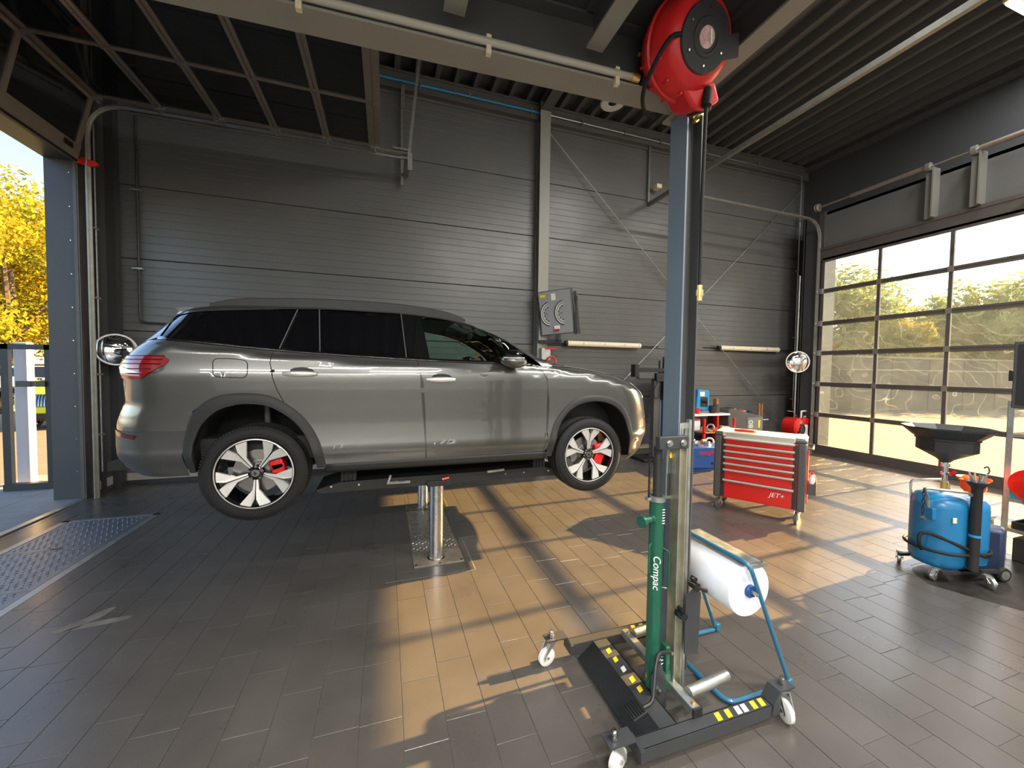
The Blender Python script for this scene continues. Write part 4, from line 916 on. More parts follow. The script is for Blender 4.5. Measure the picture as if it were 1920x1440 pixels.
            for sa in ((-.10, .10) if cx == 0 else (-.36, .30)):
                ang = (PI/2-(a0+sa)) if side < 0 else (PI/2+(a0+sa)); hw = .055 if cx == 0 else .075
                Tc = Tq @ Matrix.Rotation(0, 4, 'Z')
                # wheel-plane direction pointing to the car's front is local +y or -y
                dirf = (Tq.inverted().to_3x3() @ Vector((1, 0, 0))); upv = (Tq.inverted().to_3x3() @ Vector((0, 0, 1)))
                d = dirf*math.cos(a0+sa)+upv*math.sin(a0+sa); pp = Vector((0, 0, 1)).cross(d); Tn = Matrix(((d.x, pp.x, 0, 0), (d.y, pp.y, 0, 0), (d.z, pp.z, 1, 0), (0, 0, 0, 1)))
                m = MB(); m.bx(.095, .190, -hw*.75, hw*.75, -.03, .062, Tq @ Tn); m.build('brake_caliper', 'caliper', ty, bevel=.012)
    # suspension strut and exhaust seen in the rear arch
    m = MB(); m.cyl((.02, -.62, .62), (.02, -.66, .90), .022); m.cyl((.02, .62, .62), (.02, .66, .90), .022); m.build('shock_absorber', 'plastic_grey', root)
    for x in (-.02, 2.77): m = MB(); m.cyl((x+.02, -.75, .36), (x+.02, .75, .36), .03); m.build('axle', 'black', root)
CARX, CARY, CARZ = -.923, 4.21, .5715
car = thing('estate_car', 'dark grey family SUV raised on the floor lift', 'car', (CARX, CARY, CARZ))
build_car(car)
# ================================================================ floor lift
p = thing('floor_lift', 'in-ground two post lift with shiny steel rams under the raised car', 'car lift', (.44, 4.19, 0))
m = MB(); m.bx(-.205, .235, -.79, .79, -.06, .004); m.build('cover_frame', 'rust', p, smooth=0).data.materials[0] = mat('worn_plate', (.26, .22, .17), .5, metal=.5, var=.3, scale=9)
m = MB(); m.bx(-.205, .235, -.79, -.52, .004, .010); m.build('end_plate', 'worn_plate', p, bevel=.002)
m = MB(); m.bx(-.205, .235, .56, .79, .004, .010); m.build('end_plate', 'worn_plate', p, bevel=.002)
ck = MB(); ck.bx(-.195, .225, -.51, .55, .004, .008)
for i in range(14):
    for j in range(18):
        x = -.18+i*.03; y = -.49+j*.06+(.03 if i % 2 else 0); T = TL(x, y, .008) @ Matrix.Rotation(R(45 if (i+j) % 2 else -45), 4, 'Z')
        ck.add([(-.021, 0, 0), (0, -.006, 0), (.021, 0, 0), (0, .006, 0), (0, 0, .007)], [(0, 1, 4), (1, 2, 4), (2, 3, 4), (3, 0, 4)], T)
ck.build('checker_plate', 'steel', p, smooth=0).data.materials[0] = mat('checker_steel', (.40, .37, .32), .36, metal=.85, var=.2, scale=10)
for y in (-.66, .69):
    for x in (-.185, .215, 0.02):
        m = MB(); m.cyl((x, y-.10 if x != .02 else y-.115, .010), (x, y-.10 if x != .02 else y-.115, .014), .011, n=10); m.build('plate_bolt', 'black', p)
    m = MB(); m.lathe([(.064, .008), (.064, .73)], 36, TL(0, y, 0)); m.lathe([(.080, .006), (.080, .016), (.066, .02)], 36, TL(0, y, 0)); m.build('ram', 'steel', p, smooth=40)
m = MB(); m.bx(-.10, .10, -.80, .78, .705, .755); m.build('carriage_beam', 'black', p, bevel=.006)
for y0 in (-.77, .36):
    m = MB(); m.prism([(-.97, .0), (-.80, .05), (-.40, .055), (.55, .055), (1.0, .06), (1.22, 0), (1.20, -.03), (-.95, -.03)], y0, y0+.41, Matrix(((1, 0, 0, 0), (0, 0, 1, 0), (0, 1, 0, .745), (0, 0, 0, 1)))); m.build('platform', 'black', p, smooth=0)
    for x in (-.73, .96):
        m = MB(); m.bx(x-.06, x+.06, y0+.02, y0+.14, .80, .905)
        for k in range(4): m.bx(x-.056+k*.031, x-.038+k*.031, y0+.008, y0+.02, .80, .90)
        m.build('rubber_block', 'rubber', p, smooth=0)
    for x in (-.86, -.65, -.35, .62, .80, 1.05): m = MB(); m.cyl((x, y0-.006, .765), (x, y0+.004, .765), .009, n=8); m.build('bolt', 'steel', p)
m = MB(); m.tube([(-.42, -.79, .77), (-.40, -.79, .83)], .010, 6); m.tube([(-.43, -.79, .765), (-.24, -.79, .762)], .012, 6); m.build('lock_lever', 'galv', p)
m = MB(); m.tube([(.44, -.79, .80), (.60, -.79, .81)], .012, 6); m.build('lock_lever', 'galv', p)
for x, y in ((-.22, .45), (.42, .45)): m = MB(); m.bx(x-.05, x+.05, y, y+.10, .80, .90); m.build('spacer_block', 'white', p, bevel=.004)
m = MB(); m.cyl((.03, -.80, .765), (.09, -.80, .775), .012, n=8); m.build('marker_tip', 'red', p)
# joint trim of the pit in the tiles
m = MB()
for (x0, x1, y0, y1) in ((.735, .745, 3.23, 5.2), (.0, .74, 3.225, 3.232)): m.bx(x0, x1, y0, y1, .0005, .0016)
struct(m.build('trim_8', 'grout', smooth=0))
# ================================================================ checker plates over the pit at the left door
p = thing('pit_cover', 'long row of shiny checker plates set in the floor by the left door', 'floor plate', (-2.93, 3.4, 0))
m = MB()
for (x0, x1, y0, y1) in ((-.44, -.375, -2.2, 2.13), (.365, .43, -2.2, 2.13), (-.44, .43, 2.09, 2.13)): m.bx(x0, x1, y0, y1, -.06, .001)
m.build('frame', 'galv', p, smooth=0)
m = MB(); m.bx(-.44, .43, -2.2, 2.13, -.07, -.03); m.build('pit_bed', 'black', p, smooth=0)
y = 2.085
for k, ln in enumerate((.80, .80, .80, .80, .80)):
    m = MB(); m.bx(-.368, .358, y-ln+.006, y, -.03, -.001)
    for i in range(int(.70/.0416)):
        for j in range(int((ln-.03)/.0416)):
            cx = -.345+i*.0416+(.0208 if j % 2 else 0); cy = y-.025-j*.0416; T = TL(cx, cy, -.001) @ Matrix.Rotation(R(45 if (i+j) % 2 else -45), 4, 'Z')
            m.add([(-.0155, 0, 0), (0, -.0085, 0), (.0155, 0, 0), (0, .0085, 0), (0, 0, .006)], [(0, 1, 4), (1, 2, 4), (2, 3, 4), (3, 0, 4)], T)
    o = m.build('checker_plate', 'galv', p, smooth=0); o.data.materials[0] = mat('plate_dark', (.26, .27, .28), .42, metal=.85, var=.12, scale=8)
    m = MB(); m.prism([(.0+.05*math.cos(a), y-ln+.03+.016*math.sin(a)) for a in np.linspace(0, 2*PI, 16, endpoint=False)], -.0008, .0006); m.build('grip_hole', 'black', p, smooth=0)
    y -= ln
# threshold strip
m = MB(); m.bx(-3.735, -3.66, 2.2, 6.36, -.004, .004); m.bx(-3.66, -3.652, 2.2, 6.36, -.004, .010)
struct(m.build('trim_9', 'galv', smooth=0))

# ================================================================ wheel lift dolly
def caster(root, x, y, rz, r=.05, w=.03, top=.135, wheel='white', fork='galv'):
    T = TL(x, y, 0) @ Matrix.Rotation(rz, 4, 'Z')
    m = MB(); m.lathe([(.006, -w/2), (r*.78, -w/2), (r, -w*.32), (r, w*.32), (r*.78, w/2), (.006, w/2)], 26, T @ TL(-.03, 0, r) @ ROTX); wh = m.build('caster_wheel', wheel, root, smooth=40)
    m = MB(); m.cyl((-.03, -w*.75, r), (-.03, w*.75, r), .008, T=T); m.build('axle_bolt', 'steel', wh)
    m = MB()
    for s in (-1, 1): m.prism([(-.055, r-.012), (-.045, r+.018), (.020, top-.012), (-.022, top-.012), (-.062, r+.012)][::-1], s*w*.78-.002, s*w*.78+.002, T @ Matrix(((1, 0, 0, 0), (0, 0, 1, 0), (0, 1, 0, 0), (0, 0, 0, 1))))
    m.bx(-.028, .026, -w*.8, w*.8, top-.014, top-.006, T); m.cyl((0, 0, top-.008), (0, 0, top), .024, T=T); m.build('caster_fork', fork, root, smooth=30)
p = thing('wheel_lift', 'green and black hydraulic wheel lift dolly in front of the column', 'wheel lift', (1.25, 1.72, 0), 0)
def L(x, y, z=0): return (x-1.25, y-1.72, z)
def leg(y0, sg, x0=1.06, x1=1.80):
    m = MB(); yy = y0-1.72
    m.bx(x0-1.25, x1-1.25, yy-.030, yy+.030, .098, .104); m.bx(x0-1.25, x1-1.25, yy-.032, yy-.027, .045, .104); m.bx(x0-1.25, x1-1.25, yy+.027, yy+.032, .045, .104); return m
leg(1.385, 1).build('near_leg', 'frame_dark', p, smooth=0); leg(2.050, 1).build('far_leg', 'frame_dark', p, smooth=0)
for y0 in (1.385, 2.050):
    yy = y0-1.72
    m = MB(); m.prism([(-.20, .10), (-.23, .16), (-.36, .16), (-.36, .153), (-.235, .153), (-.205, .094)], yy-.035, yy+.035, Matrix(((1, 0, 0, 0), (0, 0, 1, 0), (0, 1, 0, 0), (0, 0, 0, 1)))); m.bx(-.21, -.19, yy-.04, yy+.055, .05, .104); m.build('caster_arm', 'frame_dark', p, smooth=0)
    m = MB(); m.prism([(.55, .05), (.56, .104), (.60, .165), (.70, .165), (.70, .158), (.61, .158), (.60, .05)], yy-.035, yy+.035, Matrix(((1, 0, 0, 0), (0, 0, 1, 0), (0, 1, 0, 0), (0, 0, 0, 1)))); m.build('caster_arm', 'frame_dark', p, smooth=0)
    for x in (.930-1.25, 1.905-1.25):
        m = MB(); m.cyl((x, yy, .16), (x, yy, .205), .009, n=8); m.cyl((x, yy, .163), (x, yy, .178), .017, n=6); m.cyl((x, yy, .182), (x, yy, .195), .014, n=6); m.build('pivot_bolt', 'steel', p, smooth=0)
for x, y, rz in ((.930, 1.385, R(200)), (.930, 2.05, R(10)), (1.905, 1.385, R(75)), (1.905, 2.05, R(60))): caster(p, x-1.25, y-1.72, rz, top=.153, r=.052)
m = MB(); m.bx(-.05, .04, -.305, .30, .092, .100); m.bx(-.055, -.049, -.305, .30, .03, .100); m.bx(.035, .041, -.305, .30, .05, .100); m.build('cross_channel', 'frame_dark', p, smooth=0)
m = MB(); m.add([(-.055, -.30, .10), (-.055, .30, .10), (-.15, .30, .02), (-.15, -.30, .02), (-.06, -.30, .097), (-.06, .30, .097), (-.155, .30, .017), (-.155, -.30, .017)], [(0, 1, 2, 3), (7, 6, 5, 4), (0, 3, 7, 4), (1, 5, 6, 2), (0, 4, 5, 1), (3, 2, 6, 7)]); m.build('ramp_plate', 'black', p, smooth=0)
def stripes(pts, axis):
    for (x, y, k) in pts:
        mm = MB(); d = .018
        if axis == 'y': mm.prism([(x-.016, y-.022), (x+.012, y-.012), (x+.016, y+.022), (x-.012, y+.012)], .1003, .1012)
        else: mm.prism([(x-.020, y-.020), (x+.008, y-.020), (x+.020, y+.020), (x-.008, y+.020)], .1043, .1052)
        mm.build('warning_stripe', 'yellow' if k == 0 else 'white', p, smooth=0)
stripes([(-.010, .20, 0), (-.010, .13, 0), (-.008, .055, 1), (-.005, -.02, 0), (-.005, -.085, 0)], 'y')
stripes([(x-1.25, 1.385-1.72, k) for x, k in ((1.50, 0), (1.56, 0), (1.62, 1), (1.66, 1), (1.72, 0), (1.77, 0))], 'x')
stripes([(x-1.25, 2.05-1.72, 0) for x in (1.50, 1.56, 1.64)], 'x')
# mast, cylinder, chain
MX, MY = 1.425-1.25, 1.605-1.72
m = MB(); m.bx(MX-.022, MX+.022, MY-.006, MY+.03, .10, 1.375); m.bx(MX-.024, MX-.018, MY-.03, MY+.03, .10, 1.375); m.bx(MX+.018, MX+.024, MY-.03, MY+.03, .10, 1.375); m.build('mast', 'galv', p, smooth=0).data.materials[0] = mat('zinc_yellow', (.46, .45, .36), .36, metal=.8, var=.2, scale=12)
m = MB(); m.bx(MX+.045, MX+.062, MY-.012, MY+.012, .05, 1.49); m.bx(MX+.028, MX+.045, MY-.004, MY+.004, .06, 1.45); m.build('guide_rail', 'galv', p, smooth=0)
m = MB(); m.bx(MX-.005, MX+.055, MY-.008, MY-.002, 1.445, 1.475); m.cyl((MX-.004, MY-.005, 1.38), (MX-.004, MY-.005, 1.475), .006); m.cyl((MX+.010, MY-.005, 1.38), (MX+.010, MY-.005, 1.475), .006); m.build('top_bracket', 'galv', p, smooth=0)
CX, CY = 1.322-1.25, 1.640-1.72
m = MB(); m.bx(CX-.055, MX+.018, MY-.045, MY-.01, 1.352, 1.415); m.build('top_bar', 'frame_dark', p, bevel=.004)
for x in (CX-.0, MX-.02): m = MB(); m.cyl((x, MY-.060, 1.383), (x, MY-.045, 1.383), .011, n=12); m.cyl((x, MY-.05, 1.383), (x, MY-.044, 1.383), .017, n=12); m.build('bar_bolt', 'steel', p)
m = MB(); m.lathe([(.0, .10), (.036, .10), (.036, 1.07), (.030, 1.075), (0, 1.075)], 28, TL(CX, CY, 0)); cy = m.build('cylinder', 'green', p, smooth=40)
m = MB(); m.cyl((CX, CY, 1.07), (CX, CY, 1.353), .021, n=20); m.cyl((CX, CY, 1.27), (CX, CY, 1.285), .024, n=20); m.build('piston_rod', 'plastic_dark', p)
m = MB(); m.lathe([(.028, 1.075), (.045, 1.075), (.045, 1.10), (.028, 1.10)], 24, TL(CX, CY, 0), close=True); m.bx(CX, MX-.02, CY-.012, CY+.03, 1.080, 1.095); m.bx(CX-.065, CX-.03, CY-.012, CY+.012, 1.082, 1.096); m.build('collar', 'galv', p, smooth=40)
m = MB()
for k in range(24):
    z = 1.09+k*.0125; T = TL(CX-.053, CY-.005, z) @ Matrix.Rotation(PI/2 if k % 2 else 0, 4, 'Z')
    m.tube([T @ Vector((.005*math.cos(a), 0, .0095*math.sin(a))) for a in np.linspace(0, 2*PI, 8, endpoint=False)], .0024, 5, closed=True)
m.build('chain', 'black', p)
dh = Vector((-.93, -.20, -.02)).normalized(); q0 = Vector((CX, CY, .985))
m = MB(); m.cyl(q0+dh*.03, q0+dh*.095, .019, n=18); m.cyl(q0+dh*.093, q0+dh*.112, .030, n=20); m.cyl(q0+dh*.028, q0+dh*.045, .024, n=18); m.build('filler_boss', 'green', cy)
for z0, z1, sx in ((.70, .86, -1), (.62, .83, 1)):
    xo = CX+sx*.062; m = MB(); m.tube(fillet([(CX+sx*.03, CY-.01, z1), (xo, CY-.03, z1-.02 if sx > 0 else z1), (xo, CY-.03, z0+(.03 if sx < 0 else 0)), (CX+sx*.03, CY-.01, z0)], .015), .0055, 7); m.build('cylinder_handle', 'green', cy)
for k in range(6): m = MB(); m.box((CX+.014, CY-.0335, .965+k*.014), (.020, .003, .004)); m.build('scale_mark', 'white', cy, smooth=0)
fdir = Vector((-.60, -.80, 0)); Tx = frame(Vector((CX, CY, .74))+Vector((-.25, -.97, 0)).normalized()*.0362, (0, 0, -1), Vector((0, 0, 1)).cross(Vector((-.25, -.97, 0))))
text('cylinder_lettering', 'Compac', .052, 'white', cy, frame(Vector((CX, CY, .715))+Vector((-.45, -.89, 0)).normalized()*.0365, (0, 0, -1), (.89, -.45, 0)), .0006, .25)
m = MB(); m.bx(CX-.005, CX+.075, CY-.055, CY+.02, .095, .20); m.build('foot_block', 'green', p, bevel=.004)
m = MB(); m.bx(CX+.035, CX+.060, CY-.06, CY-.02, .19, .335); m.build('pump_bracket', 'green', p, bevel=.003)
m = MB(); m.prism([(-.03, .02), (.06, .02), (.06, .16), (.02, .27), (-.03, .20)], CY-.062, CY-.056, Matrix(((1, 0, 0, CX-.02), (0, 0, 1, 0), (0, 1, 0, 0), (0, 0, 0, 1)))); m.build('side_plate', 'frame_dark', p, smooth=0)
m = MB(); m.tube([Vector((CX+.015+.011*math.cos(t), CY-.045+.011*math.sin(t), .20+.11*t/(12*PI))) for t in np.linspace(0, 12*PI, 110)], .0022, 5); m.build('return_spring', 'steel', p)
m = MB(); m.tube(fillet([(CX+.06, CY-.065, .31), (CX-.02, CY-.07, .325), (CX-.06, CY-.10, .30), (CX-.12, CY-.16, .17), (CX-.20, CY-.17, .165)], .03), .0095, 8); m.build('pedal_arm', 'black', p)
m = MB(); m.box((0, 0, 0), (.075, .085, .014), TL(CX-.225, CY-.17, .172) @ Matrix.Rotation(R(-20), 4, 'Y'))
for k in range(5): m.box((-.026+k*.013, 0, .010), (.005, .08, .006), TL(CX-.225, CY-.17, .172) @ Matrix.Rotation(R(-20), 4, 'Y'))
m.build('pedal', 'black', p, bevel=.003)
for x, z in ((CX+.06, .31), (CX-.005, .12), (CX-.02, .06)): m = MB(); m.cyl((x, CY-.064, z), (x, CY-.078, z), .010, n=10); m.build('side_bolt', 'steel', p)
# forks and roller
m = MB(); m.bx(MX-.045, MX-.002, MY-.19, MY+.40, .105, .145); m.build('fork_carrier', 'galv', p, bevel=.003)
m = MB(); m.bx(MX-.050, MX+.003, MY-.197, MY-.188, .100, .150); m.build('end_cap', 'black', p, bevel=.002)
for yy in (-.16, .36): m = MB(); m.cyl((MX-.02, MY+yy, .145), (MX-.02, MY+yy, .155), .010, n=6); m.build('fork_screw', 'brass', p, smooth=0)
for yo in (-.11, ): m = MB(); m.cyl((MX+.0, MY+yo, .150), (MX+.26, MY+yo+.02, .162), .027, n=22); m.build('roller_fork', 'galv', p)
m = MB(); m.cyl((MX+.0, MY+.34, .150), (MX+.26, MY+.36, .162), .027, n=22); m.build('roller_fork', 'galv', p)
m = MB(); m.prism([(-.010, .30), (.075, .28), (.085, .60), (.055, .64), (-.010, .60)], MY-.052, MY-.046, Matrix(((1, 0, 0, MX+.03), (0, 0, 1, 0), (0, 1, 0, 0), (0, 0, 0, 1)))); m.build('guard_plate', 'frame_dark', p, smooth=0)
for z, dx in ((.52, -.02), (.66, .055)):
    m = MB(); m.cyl((MX+dx, MY-.04, z), (MX+dx, MY-.09, z), .020, n=14); m.cyl((MX+dx, MY-.05, z+.03), (MX+dx, MY-.075, z+.03), .013, n=10); m.build('clamp_knob', 'black_gloss', p)
m = MB(); m.tube([(MX+.055, MY-.08, .66), (MX+.11, MY-.09, .635)], .011, 8); m.build('clamp_lever', 'black', p)
m = MB(); m.tube(fillet([(CX+.068, CY+.0, 1.30), (CX+.066, CY, 1.22), (CX+.066, CY, 1.10)], .02), .0055, 7); m.tube([(CX+.066, CY, 1.21), (CX+.066, CY, 1.09)], .010, 8); m.build('release_lever', 'plastic_dark', p)
m = MB(); m.bx(CX+.05, MX-.03, CY-.004, CY+.004, 1.09, 1.34); m.build('mast_plate', 'galv', p, smooth=0)
m = MB(); m.bx(CX+.068, CX+.082, CY-.0075, CY-.0045, 1.29, 1.32); m.build('warning_label', 'yellow', p, smooth=0)
m = MB(); m.cyl((CX+.052, CY+.01, .55), (CX+.052, CY+.01, 1.0), .0085, n=10); m.cyl((CX+.052, CY+.01, .80), (CX+.052, CY+.01, .93), .014, n=10); m.build('gas_strut', 'plastic_dark', p)

# ================================================================ paper roll floor stand
p = thing('paper_roll_stand', 'blue tube floor stand for wiping paper behind the column', 'roll stand', (1.9, 1.745, 0))
def Q(x, y, z): return (x-1.9, y-1.745, z)
ZT = .735
m = MB(); m.tube(fillet([Q(2.11, 1.50, .018), Q(1.69, 1.50, .018), Q(1.69, 1.985, .018), Q(2.085, 1.985, .018)], .07, 6), .0135, 10); m.build('foot_loop', 'blue_rod', p)
m = MB(); m.tube(fillet([Q(2.115, 1.50, .035), Q(1.80, 1.50, ZT), Q(1.80, 1.985, ZT), Q(2.095, 1.985, .035)], .05, 6), .0115, 10); m.build('upright_loop', 'blue_rod', p)
for y in (1.50, 1.985): m = MB(); m.box(Q(2.11, y, .035), (.035, .034, .045)); m.build('foot_joint', 'blue_pipe', p, bevel=.006).data.materials[0] = MATS['blue_rod']
m = MB(); m.bx(*[v for v in (1.79-1.9, 1.93-1.9)], 1.535-1.745, 1.965-1.745, .713, .722); m.bx(1.925-1.9, 1.933-1.9, 1.535-1.745, 1.965-1.745, .70, .722); m.build('tear_bar', 'galv', p, smooth=0)
for y in (1.512, 1.972): m = MB(); m.bx(1.80-1.9, 1.935-1.9, y-1.745-.004, y-1.745+.004, .705, .722); m.build('tear_bar_arm', 'galv', p, smooth=0)
m = MB(); m.cyl(Q(1.85, 1.49, .57), Q(1.85, 1.99, .57), .010, n=10); m.build('spindle', 'galv', p)
p = thing('paper_roll', 'large white wiping paper roll on the blue stand', 'paper roll', (1.85, 1.745, .57))
m = MB(); m.lathe([(.030, -.205), (.139, -.205), (.143, -.200), (.143, .200), (.139, .205), (.030, .205)], 48, ROTX, close=True); m.build('roll', 'paper', p, smooth=40)
for s in (-1, 1):
    m = MB(); m.lathe([(.012, .0), (.034, .0), (.034, .012), (.030, .016), (.012, .016)], 24, TL(0, s*.206, 0) @ (ROTX if s < 0 else ROTX.inverted()), close=True)
    for k in range(4): m.box((.019, 0, .014), (.028, .006, .010), TL(0, s*.206, 0) @ (ROTX if s < 0 else ROTX.inverted()) @ Matrix.Rotation(k*PI/2+.5, 4, 'Z'))
    m.build('core_plug', 'blue_machine', p, smooth=30)

# ================================================================ red tool cabinet on castors
rz = math.atan2(-.839, .545); p = thing('tool_cabinet', 'red rolling tool cabinet with seven drawers between column and glazed door', 'tool cabinet', (4.235, 3.48, 0), rz)
W_, D_ = .94, .46
def BXl(m, x0, x1, y0, y1, z0, z1): m.bx(x0, x1, y0, y1, z0, z1)
m = MB(); m.bx(-W_/2+.05, W_/2-.05, .012, D_-.012, .165, .93); m.build('body', 'red', p, smooth=0)
for x0, x1 in ((-W_/2, -W_/2+.085), (W_/2-.085, W_/2)):
    for y0, y1 in ((0, .10), (D_-.10, D_)): m = MB(); m.bx(x0, x1, y0, y1, .155, .94); m.build('corner_post', 'plastic_grey', p, bevel=.018)
for s in (-1, 1):
    m = MB()
    zs = [.175, .345, .465, .54, .615, .69, .765, .84, .915]
    for a, c in zip(zs, zs[1:]): m.bx(min(s*.382, s*.345), max(s*.382, s*.345), -.004, .01, a+.003, c-.003)
    m.build('catch_strip', 'plastic_dark', p, smooth=0)
m = MB(); m.bx(-W_/2, W_/2, 0, D_, .93, .985); m.build('top_rim', 'plastic_grey', p, bevel=.02)
m = MB(); m.bx(-W_/2+.09, W_/2-.11, -.006, D_-.02, .935, .990); m.build('worktop', 'cream', p, bevel=.006).data.materials[0] = mat('top_light', (.50, .47, .40), .5, var=.06)
for s in (-1, 1): m = MB(); m.bx(min(s*.36, s*.455), max(s*.36, s*.455), .02, D_-.02, .985, .994); m.build('parts_tray', 'top_light', p, bevel=.004)
zd = [(.175, .465), (.465, .585), (.585, .66), (.66, .735), (.735, .81), (.81, .885), (.885, .93)]
zd = [(.170, .400), (.404, .530), (.534, .608), (.612, .686), (.690, .764), (.768, .842), (.846, .926)]
for (a, c) in zd:
    m = MB(); m.bx(-.345, .345, -.006, .02, a+.002, c-.002); d = m.build('drawer', 'red', p, bevel=.003)
    m = MB(); m.prism([(-.008, c-.026), (-.030, c-.022), (-.034, c-.008), (-.026, c), (-.004, c)], -.36, .36, Matrix(((0, 0, 1, 0), (1, 0, 0, 0), (0, 1, 0, 0), (0, 0, 0, 1)))); m.build('drawer_pull', 'galv', d, smooth=0).data.materials[0] = mat('pull_alu', (.52, .50, .45), .4, metal=.4)
m = MB(); m.bx(-.345, .345, -.006, .02, .926, .985); m.build('front_rail', 'pull_alu', p, smooth=0)
text('drawer_lettering', 'JET+', .075, 'white', p, frame((.20, -.0075, .30), (1, 0, 0), (0, 0, 1)), .0006, .3)
# side bin, handle
m = MB(); m.bx(W_/2, W_/2+.012, .06, D_-.06, .25, .86); m.build('side_panel', 'red', p, smooth=0)
m = MB(); m.tube(fillet([(W_/2, .05, .88), (W_/2+.05, .05, .88), (W_/2+.05, D_-.05, .88), (W_/2, D_-.05, .88)], .03), .013, 8); m.build('push_handle', 'plastic_grey', p)
m = MB(); m.bx(W_/2+.012, W_/2+.018, .08, D_-.08, .36, .48); m.bx(W_/2+.085, W_/2+.091, .08, D_-.08, .36, .50); m.bx(W_/2+.012, W_/2+.09, .08, .086, .36, .48); m.bx(W_/2+.012, W_/2+.09, D_-.086, D_-.08, .36, .48); m.bx(W_/2+.012, W_/2+.09, .08, D_-.08, .355, .362); m.build('side_bin', 'plastic_grey', p, smooth=0)
for x, y, a in ((-.40, .07, R(60)), (.40, .07, R(80)), (-.40, D_-.07, R(50)), (.40, D_-.07, R(75))): caster(p, x, y, a, r=.062, w=.034, top=.157, wheel='plastic_grey', fork='galv')
cab = p; cabT = TL(4.235, 3.48, 0) @ Matrix.Rotation(rz, 4, 'Z')
p = thing('hand_tool', 'short red tool lying on top of the red tool cabinet', 'tool', cabT @ Vector((-.15, .06, .999)), rz+R(3))
m = MB(); m.tube([(-.11, 0, .015), (-.02, 0, .017), (.10, 0, .015)], [.014, .019, .015], 10); m.build('grip', 'red', p)
m = MB(); m.cyl((.10, 0, .015), (.125, 0, .015), .014, n=10); m.build('tip', 'brass', p)
p = thing('loose_bottle', 'small white bottles in the side bin of the red tool cabinet', 'bottle', cabT @ Vector((.52, .16, .366)), rz)
m = MB(); m.lathe([(0, 0), (.026, 0), (.028, .01), (.028, .15), (.018, .18), (.012, .19), (.012, .21), (0, .21)], 18); m.build('bottle', 'white', p); m = MB(); m.cyl((0, 0, .21), (0, 0, .235), .014); m.build('cap', 'red', p)
p = thing('spray_can', 'grey spray can standing in the side bin of the red tool cabinet', 'spray can', cabT @ Vector((.52, .26, .366)), rz)
m = MB(); m.lathe([(0, 0), (.030, 0), (.031, .17), (.020, .19), (0, .19)], 18); m.build('can', 'galv', p); m = MB(); m.cyl((0, 0, .19), (0, 0, .215), .012); m.build('cap', 'black', p)
# ================================================================ blue waste oil drainer
p = thing('oil_drainer', 'blue waste oil drainer with a wide black funnel beside the shelf rack', 'oil drainer', (4.70, 2.02, 0), R(-14))
def stad(r, hx, z, n=36):
    out = []
    for t in np.linspace(0, 2*PI, n, endpoint=False):
        c, s_ = math.cos(t), math.sin(t); out.append(Vector((r*c+(hx if c >= 0 else -hx), r*s_*1.05, z)))
    return out
m = MB(); m.lathe([(0, .085), (.13, .085), (.165, .10), (.178, .14), (.18, .20), (.18, .60), (.175, .645), (.15, .685), (.09, .71), (0, .718)], 36, TL(-.085, 0, 0)); m.build('tank', 'blue_tank', p, smooth=50)
m = MB(); m.lathe([(0, .10), (.10, .10), (.135, .12), (.14, .18), (.14, .58), (.135, .62), (.11, .655), (.05, .67), (0, .672)], 32, TL(.155, -.015, 0)); m.build('side_tank', 'blue_tank', p, smooth=50)
m = MB(); m.tube(stad(.190, .10, .24), .012, 8, closed=True); m.build('hose_loop', 'rubber', p)
m = MB(); m.tube(spline([(-.26, -.02, .22), (-.33, -.06, .28), (-.32, -.06, .37), (-.26, -.10, .38), (-.08, -.19, .30), (.12, -.19, .22), (.26, -.12, .23), (.29, .02, .25)], 6), .014, 8); m.build('drain_hose', 'rubber', p)
m = MB(); m.lathe([(.034, .12), (.034, .80), (.045, .82), (.060, .84), (.065, .86), (.05, .86)], 22, TL(-.015, -.205, 0)); m.build('suction_tube', 'plastic_dark', p, smooth=40)
m = MB(); m.lathe([(.036, .40), (.038, .40), (.038, .42), (.036, .42)], 22, TL(-.015, -.205, 0), close=True); m.build('tube_clamp', 'blue_pipe', p)
for k in range(6): m = MB(); m.cyl((-.015+.03*math.cos(k), -.205+.03*math.sin(k), .85), (-.015+.05*math.cos(k), -.205+.05*math.sin(k), .91+.012*(k % 3)), .007, n=8); m.build('probe', 'galv', p)
m = MB(); m.tube(fillet([(-.25, -.06, .55), (-.27, -.06, .68), (-.36, -.10, .78), (-.05, -.20, .76), (.0, -.19, .66), (.0, -.175, .52)], .04), .011, 8); m.build('push_handle', 'chrome', p).data.materials[0] = MATS['galv']
for x in (-.25, 0.0): m = MB(); m.bx(x-.018, x+.018, -.185 if x == 0 else -.10, -.16 if x == 0 else -.05, .50, .60); m.build('handle_socket', 'blue_tank', p, bevel=.004)
m = MB(); m.tube(fillet([(-.20, .12, .55), (-.20, .14, .78), (.16, .14, .78), (.20, .12, .55)], .05), .010, 8); m.build('rear_handle', 'galv', p)
m = MB()
for k in range(7):
    T = TL(-.36, -.10, .76-k*.032) @ Matrix.Rotation(PI/2*(k % 2)+.3, 4, 'Z'); m.tube([T @ Vector((.009*math.cos(a), 0, .021*math.sin(a))) for a in np.linspace(0, 2*PI, 10, endpoint=False)], .0035, 5, closed=True)
m.build('chain', 'black', p)
m = MB(); m.tube([(-.36, -.10, .53), (-.35, -.10, .51)], .018, 8); m.build('chain_hook', 'plastic_grey', p)
m = MB(); m.bx(-.17, -.05, -.172, -.167, .50, .545); m.build('label_plate', 'cream', p, smooth=0)
m = MB(); m.cyl((-.02, .02, .71), (-.02, .02, .80), .024); m.build('brass_valve', 'brass', p)
